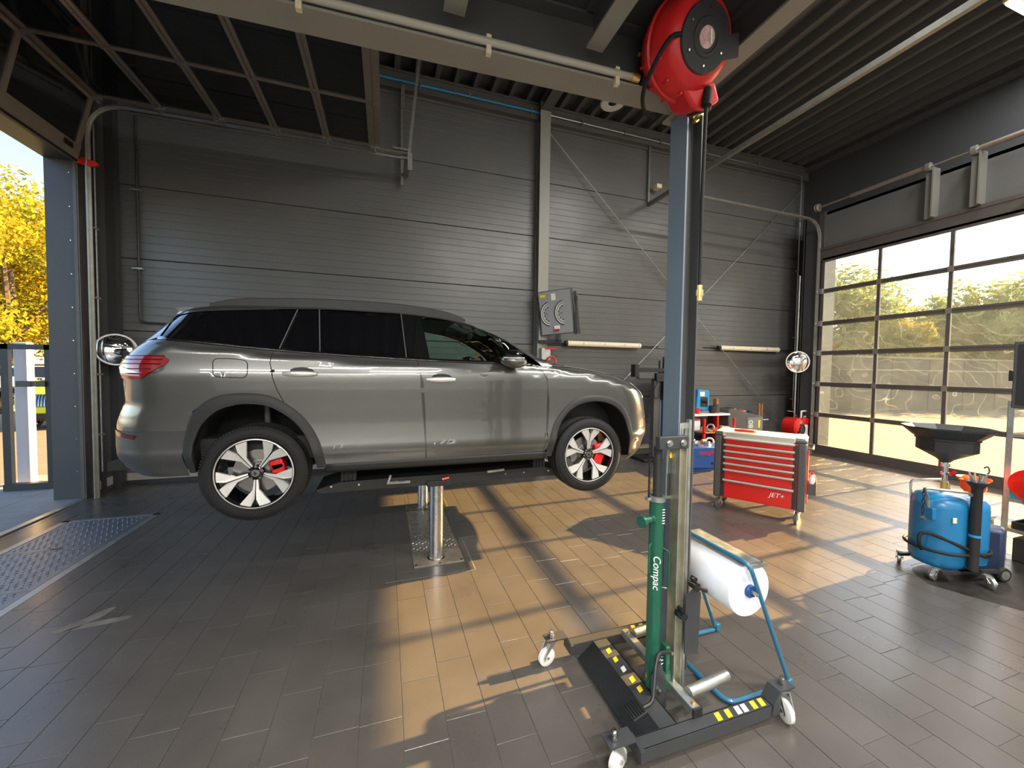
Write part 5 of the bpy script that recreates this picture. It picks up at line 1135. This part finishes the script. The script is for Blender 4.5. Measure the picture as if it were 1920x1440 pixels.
m = MB(); m.cyl((-.02, .02, .80), (-.02, .02, .98), .020, n=16); m.cyl((-.02, .02, .93), (-.02, .02, .96), .030, n=8); m.cyl((-.02, .02, .86), (-.02, .02, .88), .028, n=8); m.build('funnel_pipe', 'steel', p)
m = MB(); m.tube([(-.0, .0, .86), (.03, -.02, .90)], .012, 8); m.build('red_grip', 'red', p)
m = MB(); m.tube(spline([(.05, -.19, .88), (.12, -.18, .93), (.22, -.10, .955), (.33, .0, .92)], 6), .0055, 6); m.build('hose_line', 'rubber', p)
# octagonal funnel
def octa(r, z, n=10, ph=.3): return [Vector((r*math.cos(2*PI*i/n+ph)-.02, r*math.sin(2*PI*i/n+ph)+.02, z)) for i in range(n)]
m = MB(); rows = [octa(.03, .97), octa(.06, 1.0), octa(.19, 1.075), octa(.19, 1.165), octa(.20, 1.17), octa(.20, 1.185), octa(.215, 1.195), octa(.285, 1.262), octa(.290, 1.280), octa(.280, 1.270), octa(.20, 1.20), octa(.17, 1.18), octa(.17, 1.09), octa(.03, 1.01)]
m.grid(rows, closed=True); m.build('funnel', 'plastic_dark', p, smooth=20)
for x, y, a, k in ((-.24, -.12, R(20), 0), (.06, -.25, R(70), 0), (-.2, .2, R(40), 0)): caster(p, x, y, a, r=.045, w=.03, top=.10, wheel='galv', fork='galv')
for y in (-.18, .16):
    m = MB(); m.lathe([(.02, -.02), (.055, -.02), (.06, -.012), (.06, .012), (.055, .02), (.02, .02)], 26, TL(.30, y, .06) @ ROTX, close=True); m.build('rear_wheel', 'rubber', p, smooth=40)
    m = MB(); m.lathe([(0, -.022), (.038, -.022), (.038, .022), (0, .022)], 22, TL(.30, y, .06) @ ROTX); m.build('wheel_rim', 'galv', p, smooth=30)
m = MB(); m.bx(-.26, .32, -.19, -.16, .075, .10); m.bx(-.26, .32, .14, .17, .075, .10); m.bx(-.10, .10, -.19, .17, .075, .10); m.build('chassis', 'plastic_dark', p, smooth=0)
p = thing('oil_canister', 'dark blue plastic canister standing right behind the blue oil drainer', 'canister', (5.10, 1.96, 0), R(20))
m = MB(); m.bx(-.10, .10, -.13, .13, 0, .40); m.build('body', 'navy', p, bevel=.03)
m = MB(); m.cyl((.03, 0, .395), (.03, 0, .43), .028); m.build('cap', 'black', p)
m = MB(); m.tube(fillet([(-.05, 0, .39), (-.05, 0, .44), (.0, 0, .44)], .02), .012, 8); m.build('grip', 'navy', p)

# ================================================================ shelf rack with its load
p = thing('shelf_rack', 'galvanized slotted post shelf rack at the right picture edge', 'shelf rack', (5.58, 2.03, 0))
for x in (0, .90):
    for y in (0, -.50):
        m = MB(); m.bx(x, x+.042, y-.003, y, 0, 1.50); m.bx(x, x+.003, y-.042, y, 0, 1.50); o = m.build('slotted_post', 'galv', p, smooth=0)
        m = MB()
        for k in range(44): m.bx(x+.010, x+.030, y-.0005+.0006, y+.0012, .08+k*.032, .094+k*.032)
        m.build('post_slots', 'white', o, smooth=0)
for z in (.30, .585, 1.19, 1.46):
    m = MB(); m.bx(.003, .94, -.54, -.004, z-.03, z-.027); m.bx(.003, .94, -.007, -.004, z-.03, z+.005); m.bx(.003, .006, -.54, -.004, z-.03, z+.005); m.bx(.003, .94, -.54, -.537, z-.03, z+.005); m.bx(.935, .94, -.54, -.004, z-.03, z+.005); m.build('shelf', 'galv', p, smooth=0)
p = thing('control_cabinet', 'dark grey cabinet with knobs standing on top of the shelf rack', 'cabinet', (5.60, 1.76, 1.436), 0)
m = MB(); m.bx(-.03, .45, -.28, .25, 0, .62); m.build('case', 'plastic_grey', p, bevel=.008)
m = MB(); m.bx(-.034, -.03, -.25, .22, .03, .59); m.build('door_panel', 'plastic_dark', p, smooth=0)
for z in (.20, .27, .34): m = MB(); m.cyl((-.034, .12, z), (-.05, .12, z), .016, n=12); m.build('knob', 'plastic_grey', p)
m = MB(); m.bx(-.037, -.034, .10, .13, .09, .13); m.build('label', 'white', p, smooth=0)
m = MB(); m.box((.0, .262, .30), (.06, .025, .10)); m.build('side_switch', 'black', p, bevel=.004)
p = thing('red_drum', 'red canister lying on the middle shelf at the right picture edge', 'canister', (5.75, 1.85, .735))
m = MB(); m.lathe([(0, -.2), (.12, -.2), (.15, -.18), (.155, 0), (.15, .18), (.12, .2), (0, .2)], 30, ROTY); m.build('drum', 'red', p, smooth=40)
m = MB(); m.cyl((-.10, .0, -.13), (-.16, .06, -.17), .02); m.build('spout', 'red', p)
m = MB(); m.bx(-.1, .1, -.12, .12, -.178, -.12); m.build('cradle', 'black', p, smooth=0)
p = thing('oil_jar', 'clear jar of amber oil on the low ledge behind the drainer', 'jar', (5.42, 2.16, .40))
m = MB(); m.lathe([(0, 0), (.10, 0), (.105, .02), (.105, .11), (.085, .14), (.06, .15)], 24); m.build('jar', 'amber_glass', p, smooth=50)
m = MB(); m.lathe([(0, .005), (.098, .005), (.098, .05), (0, .05)], 24); m.build('oil', 'brass', p).data.materials[0] = mat('oil', (.55, .28, .03), .1, coat=.5)
p = thing('oil_funnel', 'bright orange funnel standing in the oil jar', 'funnel', (5.42, 2.16, .47))
m = MB(); m.lathe([(.010, .0), (.016, .07), (.030, .10), (.085, .165), (.088, .24), (.115, .26), (.115, .275), (.108, .272), (.080, .24), (.078, .17), (.022, .10), (.008, .0)], 26); m.build('cone', 'orange', p, smooth=40)
m = MB(); m.box((-.125, .03, .262), (.05, .03, .014)); m.build('grip_tab', 'orange', p, bevel=.004)
p = thing('low_bench', 'low grey ledge carrying the oil jar between drainer and rack', 'bench', (5.42, 2.16, 0))
m = MB(); m.bx(-.13, .13, -.11, .13, .37, .40); m.build('top', 'galv', p, bevel=.003)
for x in (-.11, .11):
    for y in (-.09, .11): m = MB(); m.bx(x-.012, x+.012, y-.012, y+.012, 0, .37); m.build('leg', 'galv', p, smooth=0)
p = thing('cyan_crate', 'turquoise plastic crate on the lower shelf of the rack', 'crate', (5.72, 1.82, .5585))
m = MB(); m.bx(-.13, .22, -.14, .17, 0, .012); m.bx(-.13, -.12, -.14, .17, 0, .16); m.bx(.21, .22, -.14, .17, 0, .16); m.bx(-.13, .22, -.14, -.13, 0, .16); m.bx(-.13, .22, .16, .17, 0, .16); m.build('tub', 'cyan', p, bevel=.004)
m = MB(); m.bx(-.138, -.13, -.10, .13, .05, .11); m.build('grip_panel', 'cyan', p, bevel=.004)
for k in range(3):
    q = thing('oil_bottle', ('white', 'grey', 'brown')[k]+' bottle standing in the turquoise crate', 'bottle', (5.65+k*.085, 1.86, .5705)); m = MB(); m.lathe([(0, 0), (.030, 0), (.032, .17), (.014, .21), (.014, .235), (0, .235)], 16); m.build('bottle', ('white', 'galv', 'rust')[k], q)
p = thing('drip_tray', 'black drip tray with coiled hose on the bottom shelf', 'tray', (5.80, 1.78, .2735))
m = MB(); m.bx(-.18, .30, -.17, .20, 0, .01); m.bx(-.18, -.17, -.17, .20, 0, .09); m.bx(.29, .30, -.17, .20, 0, .09); m.bx(-.18, .30, .19, .20, 0, .09); m.bx(-.18, .30, -.17, -.16, 0, .09); m.build('tray', 'black', p, bevel=.004)
m = MB(); m.tube([Vector((.05+.13*math.cos(t), .02+.11*math.sin(t), .03+.008*t)) for t in np.linspace(0, 6*PI, 60)], .012, 7); m.build('coiled_hose', 'white', p)
p = thing('floor_junk_box', 'dark metal box on the floor under the shelf rack', 'box', (5.72, 1.76, 0))
m = MB(); m.bx(-.12, .5, -.18, .20, 0, .22); m.build('box', 'plastic_dark', p, bevel=.01)
m = MB(); m.tube(spline([(-.16, .25, .02), (-.10, .30, .10), (.0, .29, .06), (-.05, .27, .015)], 6), .012, 7); m.build('cable', 'white', p)

# ================================================================ machines by the long wall
p = thing('lamp_tester', 'tall black headlamp tester on a pole in front of the car nose', 'headlamp tester', (5.05, 6.4, 0))
m = MB(); m.bx(-.06, .06, -.05, .05, .02, 1.55); m.bx(.085, .13, -.03, .03, .02, 1.95); m.build('pole', 'column_dark', p, smooth=0)
m = MB(); m.bx(-.40, .40, -.25, .25, 0, .06); m.build('base', 'black', p, bevel=.01)
m = MB(); m.bx(-.50, .38, -.06, .04, 1.72, 1.80); m.bx(-.53, -.44, -.08, .06, 1.62, 1.86); m.bx(.22, .40, -.10, .08, 1.66, 1.84); m.build('cross_bar', 'black', p, bevel=.008)
m = MB(); m.bx(-.42, -.05, -.05, .03, 1.58, 1.70); m.build('sight_tube', 'plastic_grey', p, bevel=.02)
m = MB(); m.bx(-.04, .30, -.09, .07, 1.53, 1.70); m.bx(.10, .26, -.12, .06, 1.18, 1.52); m.build('optic_box', 'black', p, bevel=.012)
m = MB(); m.cyl((.20, 0, 1.80), (.20, 0, 2.02), .035); m.build('top_grip', 'black', p)
m = MB(); m.bx(.36, .39, -.09, .05, 1.76, 1.80); m.build('laser_marker', 'orange', p, smooth=0)
m = MB(); m.tube(spline([(-.0, -.09, 1.54), (-.10, -.10, 1.38), (-.08, -.10, 1.22), (.02, -.10, 1.25), (.04, -.09, 1.45)], 6), .009, 6); m.build('cable', 'rubber', p)
p = thing('tyre_cage', 'blue steel cabinet half hidden behind the column', 'cabinet', (5.50, 6.55, 0))
m = MB(); m.bx(-.06, .50, -.2, .25, 0, 1.62); m.build('cabinet_body', 'blue_machine', p, bevel=.01)
p = thing('tester_screen', 'pale blue tester monitor on a stand right of the column', 'monitor', (6.15, 6.40, 0))
m = MB(); m.prism([(-.17, .98), (.17, .94), (.15, 1.36), (-.13, 1.38)], -.10, .10, Matrix(((1, 0, 0, 0), (0, 0, 1, 0), (0, 1, 0, 0), (0, 0, 0, 1)))); m.build('case', 'blue_pipe', p, bevel=.015)
m = MB(); m.bx(-.07, .10, -.112, -.102, 1.03, 1.22); m.build('screen', 'black_gloss', p, smooth=0)
m = MB(); m.bx(-.10, .02, -.112, -.102, 1.24, 1.33); m.build('label', 'white', p, smooth=0)
m = MB(); m.bx(-.45, .50, -.30, .25, .86, .90); m.build('shelf_top', 'white', p, bevel=.004)
for x in (-.42, .45): m = MB(); m.bx(x-.04, x+.04, -.05, .05, 0, .86); m.build('leg', 'red', p, smooth=0)
m = MB(); m.bx(-.45, .5, -.28, .22, .10, .13); m.build('lower_tray', 'red', p, smooth=0)
m = MB(); m.bx(.40, .46, -.05, .05, .86, 1.18); m.build('post_end', 'rust', p, bevel=.01)
for k, (x, y, cl, lb, h) in enumerate(((5.92, 6.22, 'red', 'small red tin on the white shelf right of the column', .10), (6.33, 6.25, 'black', 'small black tin on the white shelf below the monitor', .14), (6.48, 6.28, 'plastic_grey', 'small grey tin on the white shelf end', .16))):
    q = thing('small_tin', lb, 'tin', (x, y, .90)); m = MB(); m.lathe([(0, 0), (.055, 0), (.055, h), (.045, h+.01), (0, h+.01)], 16); m.build('tin', cl, q)
p = thing('tyre_changer', 'blue tyre changer base with red lettering right of the column', 'tyre changer', (5.42, 5.62, 0), R(-6))
m = MB(); m.prism([(-.42, .06), (.16, .06), (.18, .20), (.36, .30), (.36, .42), (-.42, .42)], -.30, .30, Matrix(((1, 0, 0, 0), (0, 0, 1, 0), (0, 1, 0, 0), (0, 0, 0, 1)))); m.build('body', 'blue_machine', p, bevel=.012)
m = MB(); m.bx(-.36, .12, -.26, .26, 0, .06); m.build('foot', 'blue_machine', p, bevel=.006)
text('machine_lettering', 'ravaglioli', .115, 'red', p, frame((-.04, -.3065, .335), (1, 0, 0), (0, 0, 1)), .001)
m = MB(); m.bx(-.36, .22, -.304, -.3005, .27, .40); m.build('name_strip', 'blue_machine', p, smooth=0)
m = MB(); m.lathe([(0, .42), (.20, .42), (.20, .45), (.05, .48), (0, .48)], 28); m.build('turntable', 'steel', p)
for k in range(4): m = MB(); m.box((.14, 0, .47), (.10, .05, .05), Matrix.Rotation(k*PI/2+.4, 4, 'Z')); m.build('jaw', 'galv', p, bevel=.006)
m = MB(); m.bx(.02, .06, -.31, -.302, .12, .16); m.bx(.10, .13, -.31, -.302, .12, .16); m.build('pedal_socket', 'black', p, smooth=0)
p = thing('parts_cart', 'cluttered red parts rack behind the tyre changer', 'rack', (5.95, 5.95, 0))
for x in (-.30, .42):
    for y in (-.2, .2): m = MB(); m.bx(x-.02, x+.02, y-.02, y+.02, 0, .86); m.build('post', 'red', p, smooth=0)
for z in (.32, .60): m = MB(); m.bx(-.32, .44, -.22, .22, z-.015, z); m.build('tray', 'rust', p, smooth=0)
for (dx, dy, z, c, kind, s, lb) in ((-.24, -.12, .60, 'white', 0, .07, 'white canister on the upper tray of the red parts rack'), (-.10, -.15, .60, 'galv', 1, .08, 'shiny metal ring on the upper tray of the red parts rack'), (.03, -.12, .60, 'red', 2, .07, 'red block on the upper tray of the red parts rack'), (.17, -.14, .60, 'rust', 0, .08, 'rusty brown can on the upper tray of the red parts rack'), (.31, -.12, .60, 'cream', 2, .08, 'cream box on the upper tray of the red parts rack'),
    (-.24, -.13, .32, 'rust', 2, .09, 'rusty brown block on the lower tray of the red parts rack'), (-.10, -.14, .32, 'white', 1, .09, 'white ring on the lower tray of the red parts rack'), (.04, -.12, .32, 'galv', 0, .07, 'shiny metal can on the lower tray of the red parts rack'), (.17, -.14, .32, 'red', 1, .07, 'red ring on the lower tray of the red parts rack'), (.31, -.12, .32, 'plastic_grey', 0, .08, 'grey can on the lower tray of the red parts rack')):
    q = thing('spare_part', lb, 'spare part', (5.95+dx, 5.95+dy, z), dx*4, 'clutter on the red parts rack'); m = MB()
    if kind == 0: m.lathe([(0, 0), (s*.6, 0), (s*.6, s*1.1), (s*.3, s*1.4), (0, s*1.4)], 12)
    elif kind == 1: m.tube([Vector((s*.8*math.cos(a), 0, s+s*.8*math.sin(a))) for a in np.linspace(0, 2*PI, 14, endpoint=False)], s*.2, 6, closed=True)
    else: m.bx(-s*.7, s*.7, -s*.5, s*.5, 0, s*1.1)
    m.build('part_body', c, q)
p = thing('oil_can', 'white jerry can with a red lid on the parts rack', 'jerry can', (5.66, 6.03, .60)); m = MB(); m.bx(-.06, .10, -.08, .08, 0, .20); m.build('can', 'white', p, bevel=.02); m = MB(); m.bx(-.06, .10, -.08, .08, .195, .225); m.build('lid', 'red', p, bevel=.01)
p = thing('wheel_balancer', 'grey wheel balancer with spindle behind the red tool cabinet', 'wheel balancer', (7.25, 6.40, 0))
m = MB(); m.prism([(-.60, 0), (.30, 0), (.30, .82), (.10, .86), (-.55, 1.0), (-.62, .95)], -.28, .28, Matrix(((1, 0, 0, 0), (0, 0, 1, 0), (0, 1, 0, 0), (0, 0, 0, 1)))); m.build('body', 'plastic_grey', p, bevel=.02)
m = MB(); m.bx(-.12, .301, -.285, -.279, .30, .80); m.build('front_panel', 'galv', p, smooth=0).data.materials[0] = mat('panel_grey', (.16, .165, .16), .5)
m = MB(); m.cyl((.30, 0, .70), (.80, 0, .70), .020); m.build('spindle', 'steel', p)
m = MB(); m.lathe([(.03, 0), (.12, 0), (.13, .02), (.13, .05), (.08, .07), (.03, .07)], 28, TL(.38, 0, .70) @ ROTY, close=True); m.lathe([(.02, .08), (.07, .08), (.07, .13), (.02, .13)], 24, TL(.36, 0, .70) @ ROTY, close=True); m.build('flange', 'black', p, smooth=30)
m = MB(); m.bx(.28, .33, -.2, .2, .60, .78); m.build('bearing_hood', 'blue_machine', p, bevel=.01)
m = MB(); m.box((.20, -.288, .66), (.05, .004, .16), Matrix.Identity(4)); m.build('warning_label', 'yellow', p, smooth=0)
text('balancer_lettering', '80', .17, 'white', p, frame((-.02, -.288, .66), (0, 0, 1), (-1, 0, 0)), .001)
for k in range(5): m = MB(); m.box((-.45+k*.13, -.12+.05*(k % 2), .985-.022*k), (.11, .16, .03)); m.build('weight_tray', ('black', 'rust', 'red', 'galv', 'black')[k], p, bevel=.004)
m = MB(); m.tube(fillet([(.78, .2, .30), (.78, .2, 1.02), (.78, .25, 1.02)], .02), .025, 8); m.tube([(.86, .2, .3), (.86, .2, 1.03)], .02, 8); m.build('side_post', 'rust', p)
p = thing('air_compressor', 'red compressor with a white bottle and carry handle in the far corner', 'compressor', (8.75, 6.25, 0)); p.scale = (.78, .78, .9)
m = MB(); m.lathe([(0, -.22), (.14, -.22), (.21, -.18), (.22, 0), (.21, .18), (.14, .22), (0, .22)], 28, TL(-.17, 0, .62) @ ROTX); m.build('drum', 'red', p, smooth=40)
m = MB(); m.tube([Vector((-.14+.12*math.cos(a), -.225, .56+.12*math.sin(a))) for a in np.linspace(R(-160), R(120), 20)], .02, 8); m.lathe([(0, 0), (.08, 0), (.08, .02), (0, .02)], 20, TL(-.14, -.225, .56) @ ROTX); m.build('hose_wheel', 'black', p)
m = MB(); m.bx(.06, .26, -.14, .12, .30, .68); m.build('tank_bottle', 'white', p, bevel=.03)
m = MB(); m.bx(.03, .28, -.16, .14, .66, .82); m.build('motor_head', 'red', p, bevel=.03)
m = MB(); m.tube(fillet([(.14, 0, .80), (.14, 0, .98), (.36, 0, .98), (.36, 0, .84), (.26, 0, .84)], .04), .024, 8); m.build('carry_handle', 'white', p)
m = MB(); m.tube([(-.40, 0, 1.0), (-.18, 0, .98), (-.05, 0, .86)], .012, 6); m.bx(.27, .36, -.05, .05, .44, .52); m.cyl((.32, -.05, .42), (.32, -.1, .42), .05); m.build('fittings', 'galv', p)
for x in (-.25, .22):
    for y in (-.12, .12): m = MB(); m.tube([(x, y, 0), (x*.8, y, .5)], .018, 6); m.build('leg', 'black', p)
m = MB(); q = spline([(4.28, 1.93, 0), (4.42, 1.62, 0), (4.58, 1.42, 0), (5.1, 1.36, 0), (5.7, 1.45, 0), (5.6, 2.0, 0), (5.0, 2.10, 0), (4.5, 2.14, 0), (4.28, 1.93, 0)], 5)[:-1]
m.prism([(a.x, a.y) for a in q], .0006, .0013)  # thin flat dark sheet on the tiles, tone varied by noise
tag(m.build('dark_floor_patch', mat('patch_dark', (.022, .019, .016), .38, var=.4, scale=5, rvar=.15, world=True), smooth=0), 'dark patch on the tiles under the blue oil drainer', 'stain')
# ================================================================ outdoors
m = MB()
for (x0, x1, y0, y1) in ((-160, XL-.72, -60, 160), (XL-.72, XL-.37, -60, YN-.25), (XL-.72, XR+.25, YB+.25, 160), (XR+.25, 170, -60, 160), (XL-.37, XR+.25, -60, YN-.25)): m.bx(x0, x1, y0, y1, -.3, -.02)
o = m.build('ground', 'asphalt', smooth=0); struct(o)
m = MB(); m.bx(XL-1.60, XL-.74, -2, 8, -.08, -.019); pav = struct(m.build('paving', 'skirt', smooth=0))
for k in range(8): m = MB(); m.bx(XL-1.60+.003, XL-.75-.003, -2+k*1.25, -2+(k+1)*1.25-.012, -.06, -.010); m.build('paving_slab', 'slab', pav, smooth=0)
for k in range(16): m = MB(); m.bx(XL-.74, XL-.09, -2+k*.62, -2+(k+1)*.62-.010, -.06, -.008); m.build('paving_slab', 'slab', pav, smooth=0)
m = MB(); m.bx(XL-.74, XL-.05, 2.2, 6.45, -.25, -.02); struct(m.build('trim_10', 'skirt', smooth=0))
# dark frame with a pale post by the open door
p = thing('gate_frame', 'dark metal gate frame standing outside the open left door', 'gate', (-4.655, 7.12, -.008))
m = MB(); m.bx(-.27, -.19, -.03, .03, 0, 2.0); m.build('post', 'frame_dark', p, smooth=0)
m = MB(); m.bx(.18, .25, -.03, .03, 0, 2.0); m.build('post', 'frame_dark', p, smooth=0)
m = MB(); m.bx(-.27, .25, -.03, .03, 1.93, 2.0); m.build('top_bar', 'frame_dark', p, smooth=0)
m = MB(); m.bx(-.27, .25, -.05, .05, 0, .09); m.build('bottom_bar', 'frame_dark', p, smooth=0)
m = MB(); m.bx(-.10, .06, -.07, .03, 1.42, 1.50); m.bx(.10, .20, -.06, .03, 1.42, 1.50); m.build('latch', 'plastic_grey', p, bevel=.006)
p = thing('pale_post', 'pale square post behind the dark gate frame outside', 'post', (-4.90, 7.42, -.02))
m = MB(); m.bx(-.075, .075, -.06, .06, 0, 2.05); m.build('post', 'white', p, bevel=.01).data.materials[0] = mat('post_pale', (.55, .50, .52), .6)
m = MB(); m.bx(-.11, .11, -.10, .10, 0, .03); m.build('foot', 'galv', p, smooth=0)
# parked cars
sw = {'paint_grey': 'paint_lime'}
c = copy_tree(car, None, {'paint_grey': 'paint_lime'}); hd = Vector((.16, -.987, 0)); fr = Vector((-8.25, 13.3, 0)); r0 = fr-hd*3.76
c.location = (r0.x, r0.y, -.02); c.rotation_euler.z = math.atan2(hd.y, hd.x); tag(c, 'lime yellow car parked outside facing the open left door', 'car')
c = copy_tree(car, None, {'paint_grey': 'paint_white'}); c.location = (-12.6, 18.6, -.02); c.rotation_euler.z = math.atan2(.57, .82); tag(c, 'white SUV parked outside behind the lime yellow car', 'car')
# trees
def tree(nm, lb, x, y, top, rad, leaf, seed, n=5200, size=.2, low=.9):
    rg = np.random.default_rng(seed); p = thing(nm, lb, 'tree', (x, y, -.02), 0, None)
    cz = (top+low)/2; hz = (top-low)/2
    cl = []
    for k in range(22):
        u = rg.normal(size=3); u /= np.linalg.norm(u); r = rg.uniform(.35, .85)
        cl.append((u[0]*rad*r, u[1]*rad*r, cz+u[2]*hz*r, rad*rg.uniform(.28, .45)))
    V = []; Fc = []
    for i in range(n):
        a, b2, c2, r = cl[rg.integers(len(cl))]; u = rg.normal(size=3); u /= np.linalg.norm(u); r *= rg.uniform(.55, 1.08)
        q = Vector((a+u[0]*r, b2+u[1]*r, c2+u[2]*r*.9))
        d = Vector(rg.normal(size=3)).normalized(); e = d.orthogonal().normalized(); s = size*rg.uniform(.6, 1.3); k = len(V)
        V += [tuple(q-d*s), tuple(q+e*s*.45), tuple(q+d*s), tuple(q-e*s*.45)]; Fc.append((k, k+1, k+2, k+3))
    mm = MB(); mm.v = V; mm.f = Fc; mm.mi = [0]*len(Fc); o = mm.build('foliage', leaf, p, smooth=0, recalc=False); o['kind'] = 'stuff'
    mm = MB(); mm.tube([(0, 0, 0), (.05, .02, cz*.5), (.0, .05, cz)], [rad*.08, rad*.06, rad*.03], 8)
    for k in range(6): a = k*1.05; mm.tube([(0, .03, cz*.45+k*.1), (rad*.5*math.cos(a), rad*.5*math.sin(a), cz+.2*k)], [rad*.03, rad*.012], 6)
    mm.build('trunk', 'bark', p)
def pol(px, d):
    a = R(18.02)+math.atan((px-960)/728.67); return d*math.sin(a), d*math.cos(a)
for k, (px, d, top, rad, leaf, lb, n, sz, low) in enumerate((
    (20, 27, 10.2, 4.4, 'leaf_yellow', 'golden autumn tree beyond the parked cars at the left edge', 34000, .10, 1.2), (110, 33, 9.5, 4.6, 'leaf_yellow', 'golden autumn tree half hidden by the left door jamb', 16000, .13, 1.2), (-60, 30, 11, 4.5, 'leaf_yellow', 'tall golden autumn tree cut by the left picture edge', 14000, .13, 1.2),
    (1575, 33, 8.8, 3.6, 'leaf_green', 'round green tree behind the glazed door, nearest its left jamb', 7000, .2, 1.), (1632, 37, 8.6, 3.2, 'leaf_green', 'green tree behind the wall, second from the door jamb', 5200, .2, 1.), (1668, 32, 6.0, 1.9, 'leaf_yellow', 'small bright yellow tree behind the dark wall', 4200, .17, 1.),
    (1718, 42, 6.4, 3.0, 'leaf_green', 'low green tree right of the bright yellow tree', 4200, .22, 1.), (1782, 40, 8.0, 3.6, 'leaf_green', 'spreading green tree in the third column of panes', 5200, .22, 1.), (1855, 40, 8.4, 3.8, 'leaf_green', 'large pale green tree just left of the shelf rack cabinet', 6000, .22, 1.), (1915, 38, 7.4, 3.4, 'leaf_green', 'pale green tree at the right picture edge', 4200, .22, 1.),
    (1552, 30, 4.0, 1.7, 'leaf_red', 'low reddish bush behind the door jamb', 2600, .16, .4))):
    x, y = pol(px, d); tree('autumn_tree' if leaf != 'leaf_red' else 'bush', lb, x, y, top, rad, leaf, 30+k, n, sz, low)
# long dark wall, pavilions
p = thing('yard_wall', 'long dark boarded wall across the yard behind the glazed door', 'wall')
pts = [(18.6, 16.5), (20.0, 11.9), (48.0, 10.6)]
for (a, c) in zip(pts, pts[1:]):
    a = Vector((*a, 0)); c = Vector((*c, 0)); d = c-a; n = max(1, int(d.length/2.4)); nrm = Vector((-d.y, d.x, 0)).normalized()
    for k in range(n):
        q0 = a+d*(k/n); q1 = a+d*((k+1)/n-.004); T = frame(q0, d, nrm); mm = MB(); mm.bx(0, (q1-q0).length, 0, .12, -.02, 2.48, T); mm.build('wall_board', 'fence', p, smooth=0)
mm = MB()
for (a, c) in zip(pts, pts[1:]):
    a = Vector((*a, 0)); c = Vector((*c, 0)); d = c-a; nrm = Vector((-d.y, d.x, 0)).normalized(); T = frame(a, d, nrm); mm.bx(0, d.length, -.06, .2, 2.48, 2.56, T); mm.bx(0, d.length, -.03, 0, 1.9, 1.96, T)
mm.build('coping', 'plastic_grey', p, smooth=0)
for k, (px, d, lb) in enumerate(((1790, 44, 'white pavilion roof above the yard wall, left one'), (1878, 47, 'white pavilion roof above the yard wall, right one'))):
    x, y = pol(px, d); p = thing('pavilion', lb, 'pavilion', (x, y, -.02), R(20))
    mm = MB(); mm.add([(-3.2, -2.5, 2.9), (3.2, -2.5, 2.9), (3.2, 2.5, 2.9), (-3.2, 2.5, 2.9), (0, 0, 4.0)], [(0, 1, 4), (1, 2, 4), (2, 3, 4), (3, 0, 4), (3, 2, 1, 0)]); mm.build('roof', 'tent', p, smooth=0)
    for sx in (-3, 3):
        for sy in (-2.3, 2.3): mm = MB(); mm.bx(sx-.06, sx+.06, sy-.06, sy+.06, 0, 2.92); mm.build('post', 'galv', p, smooth=0)
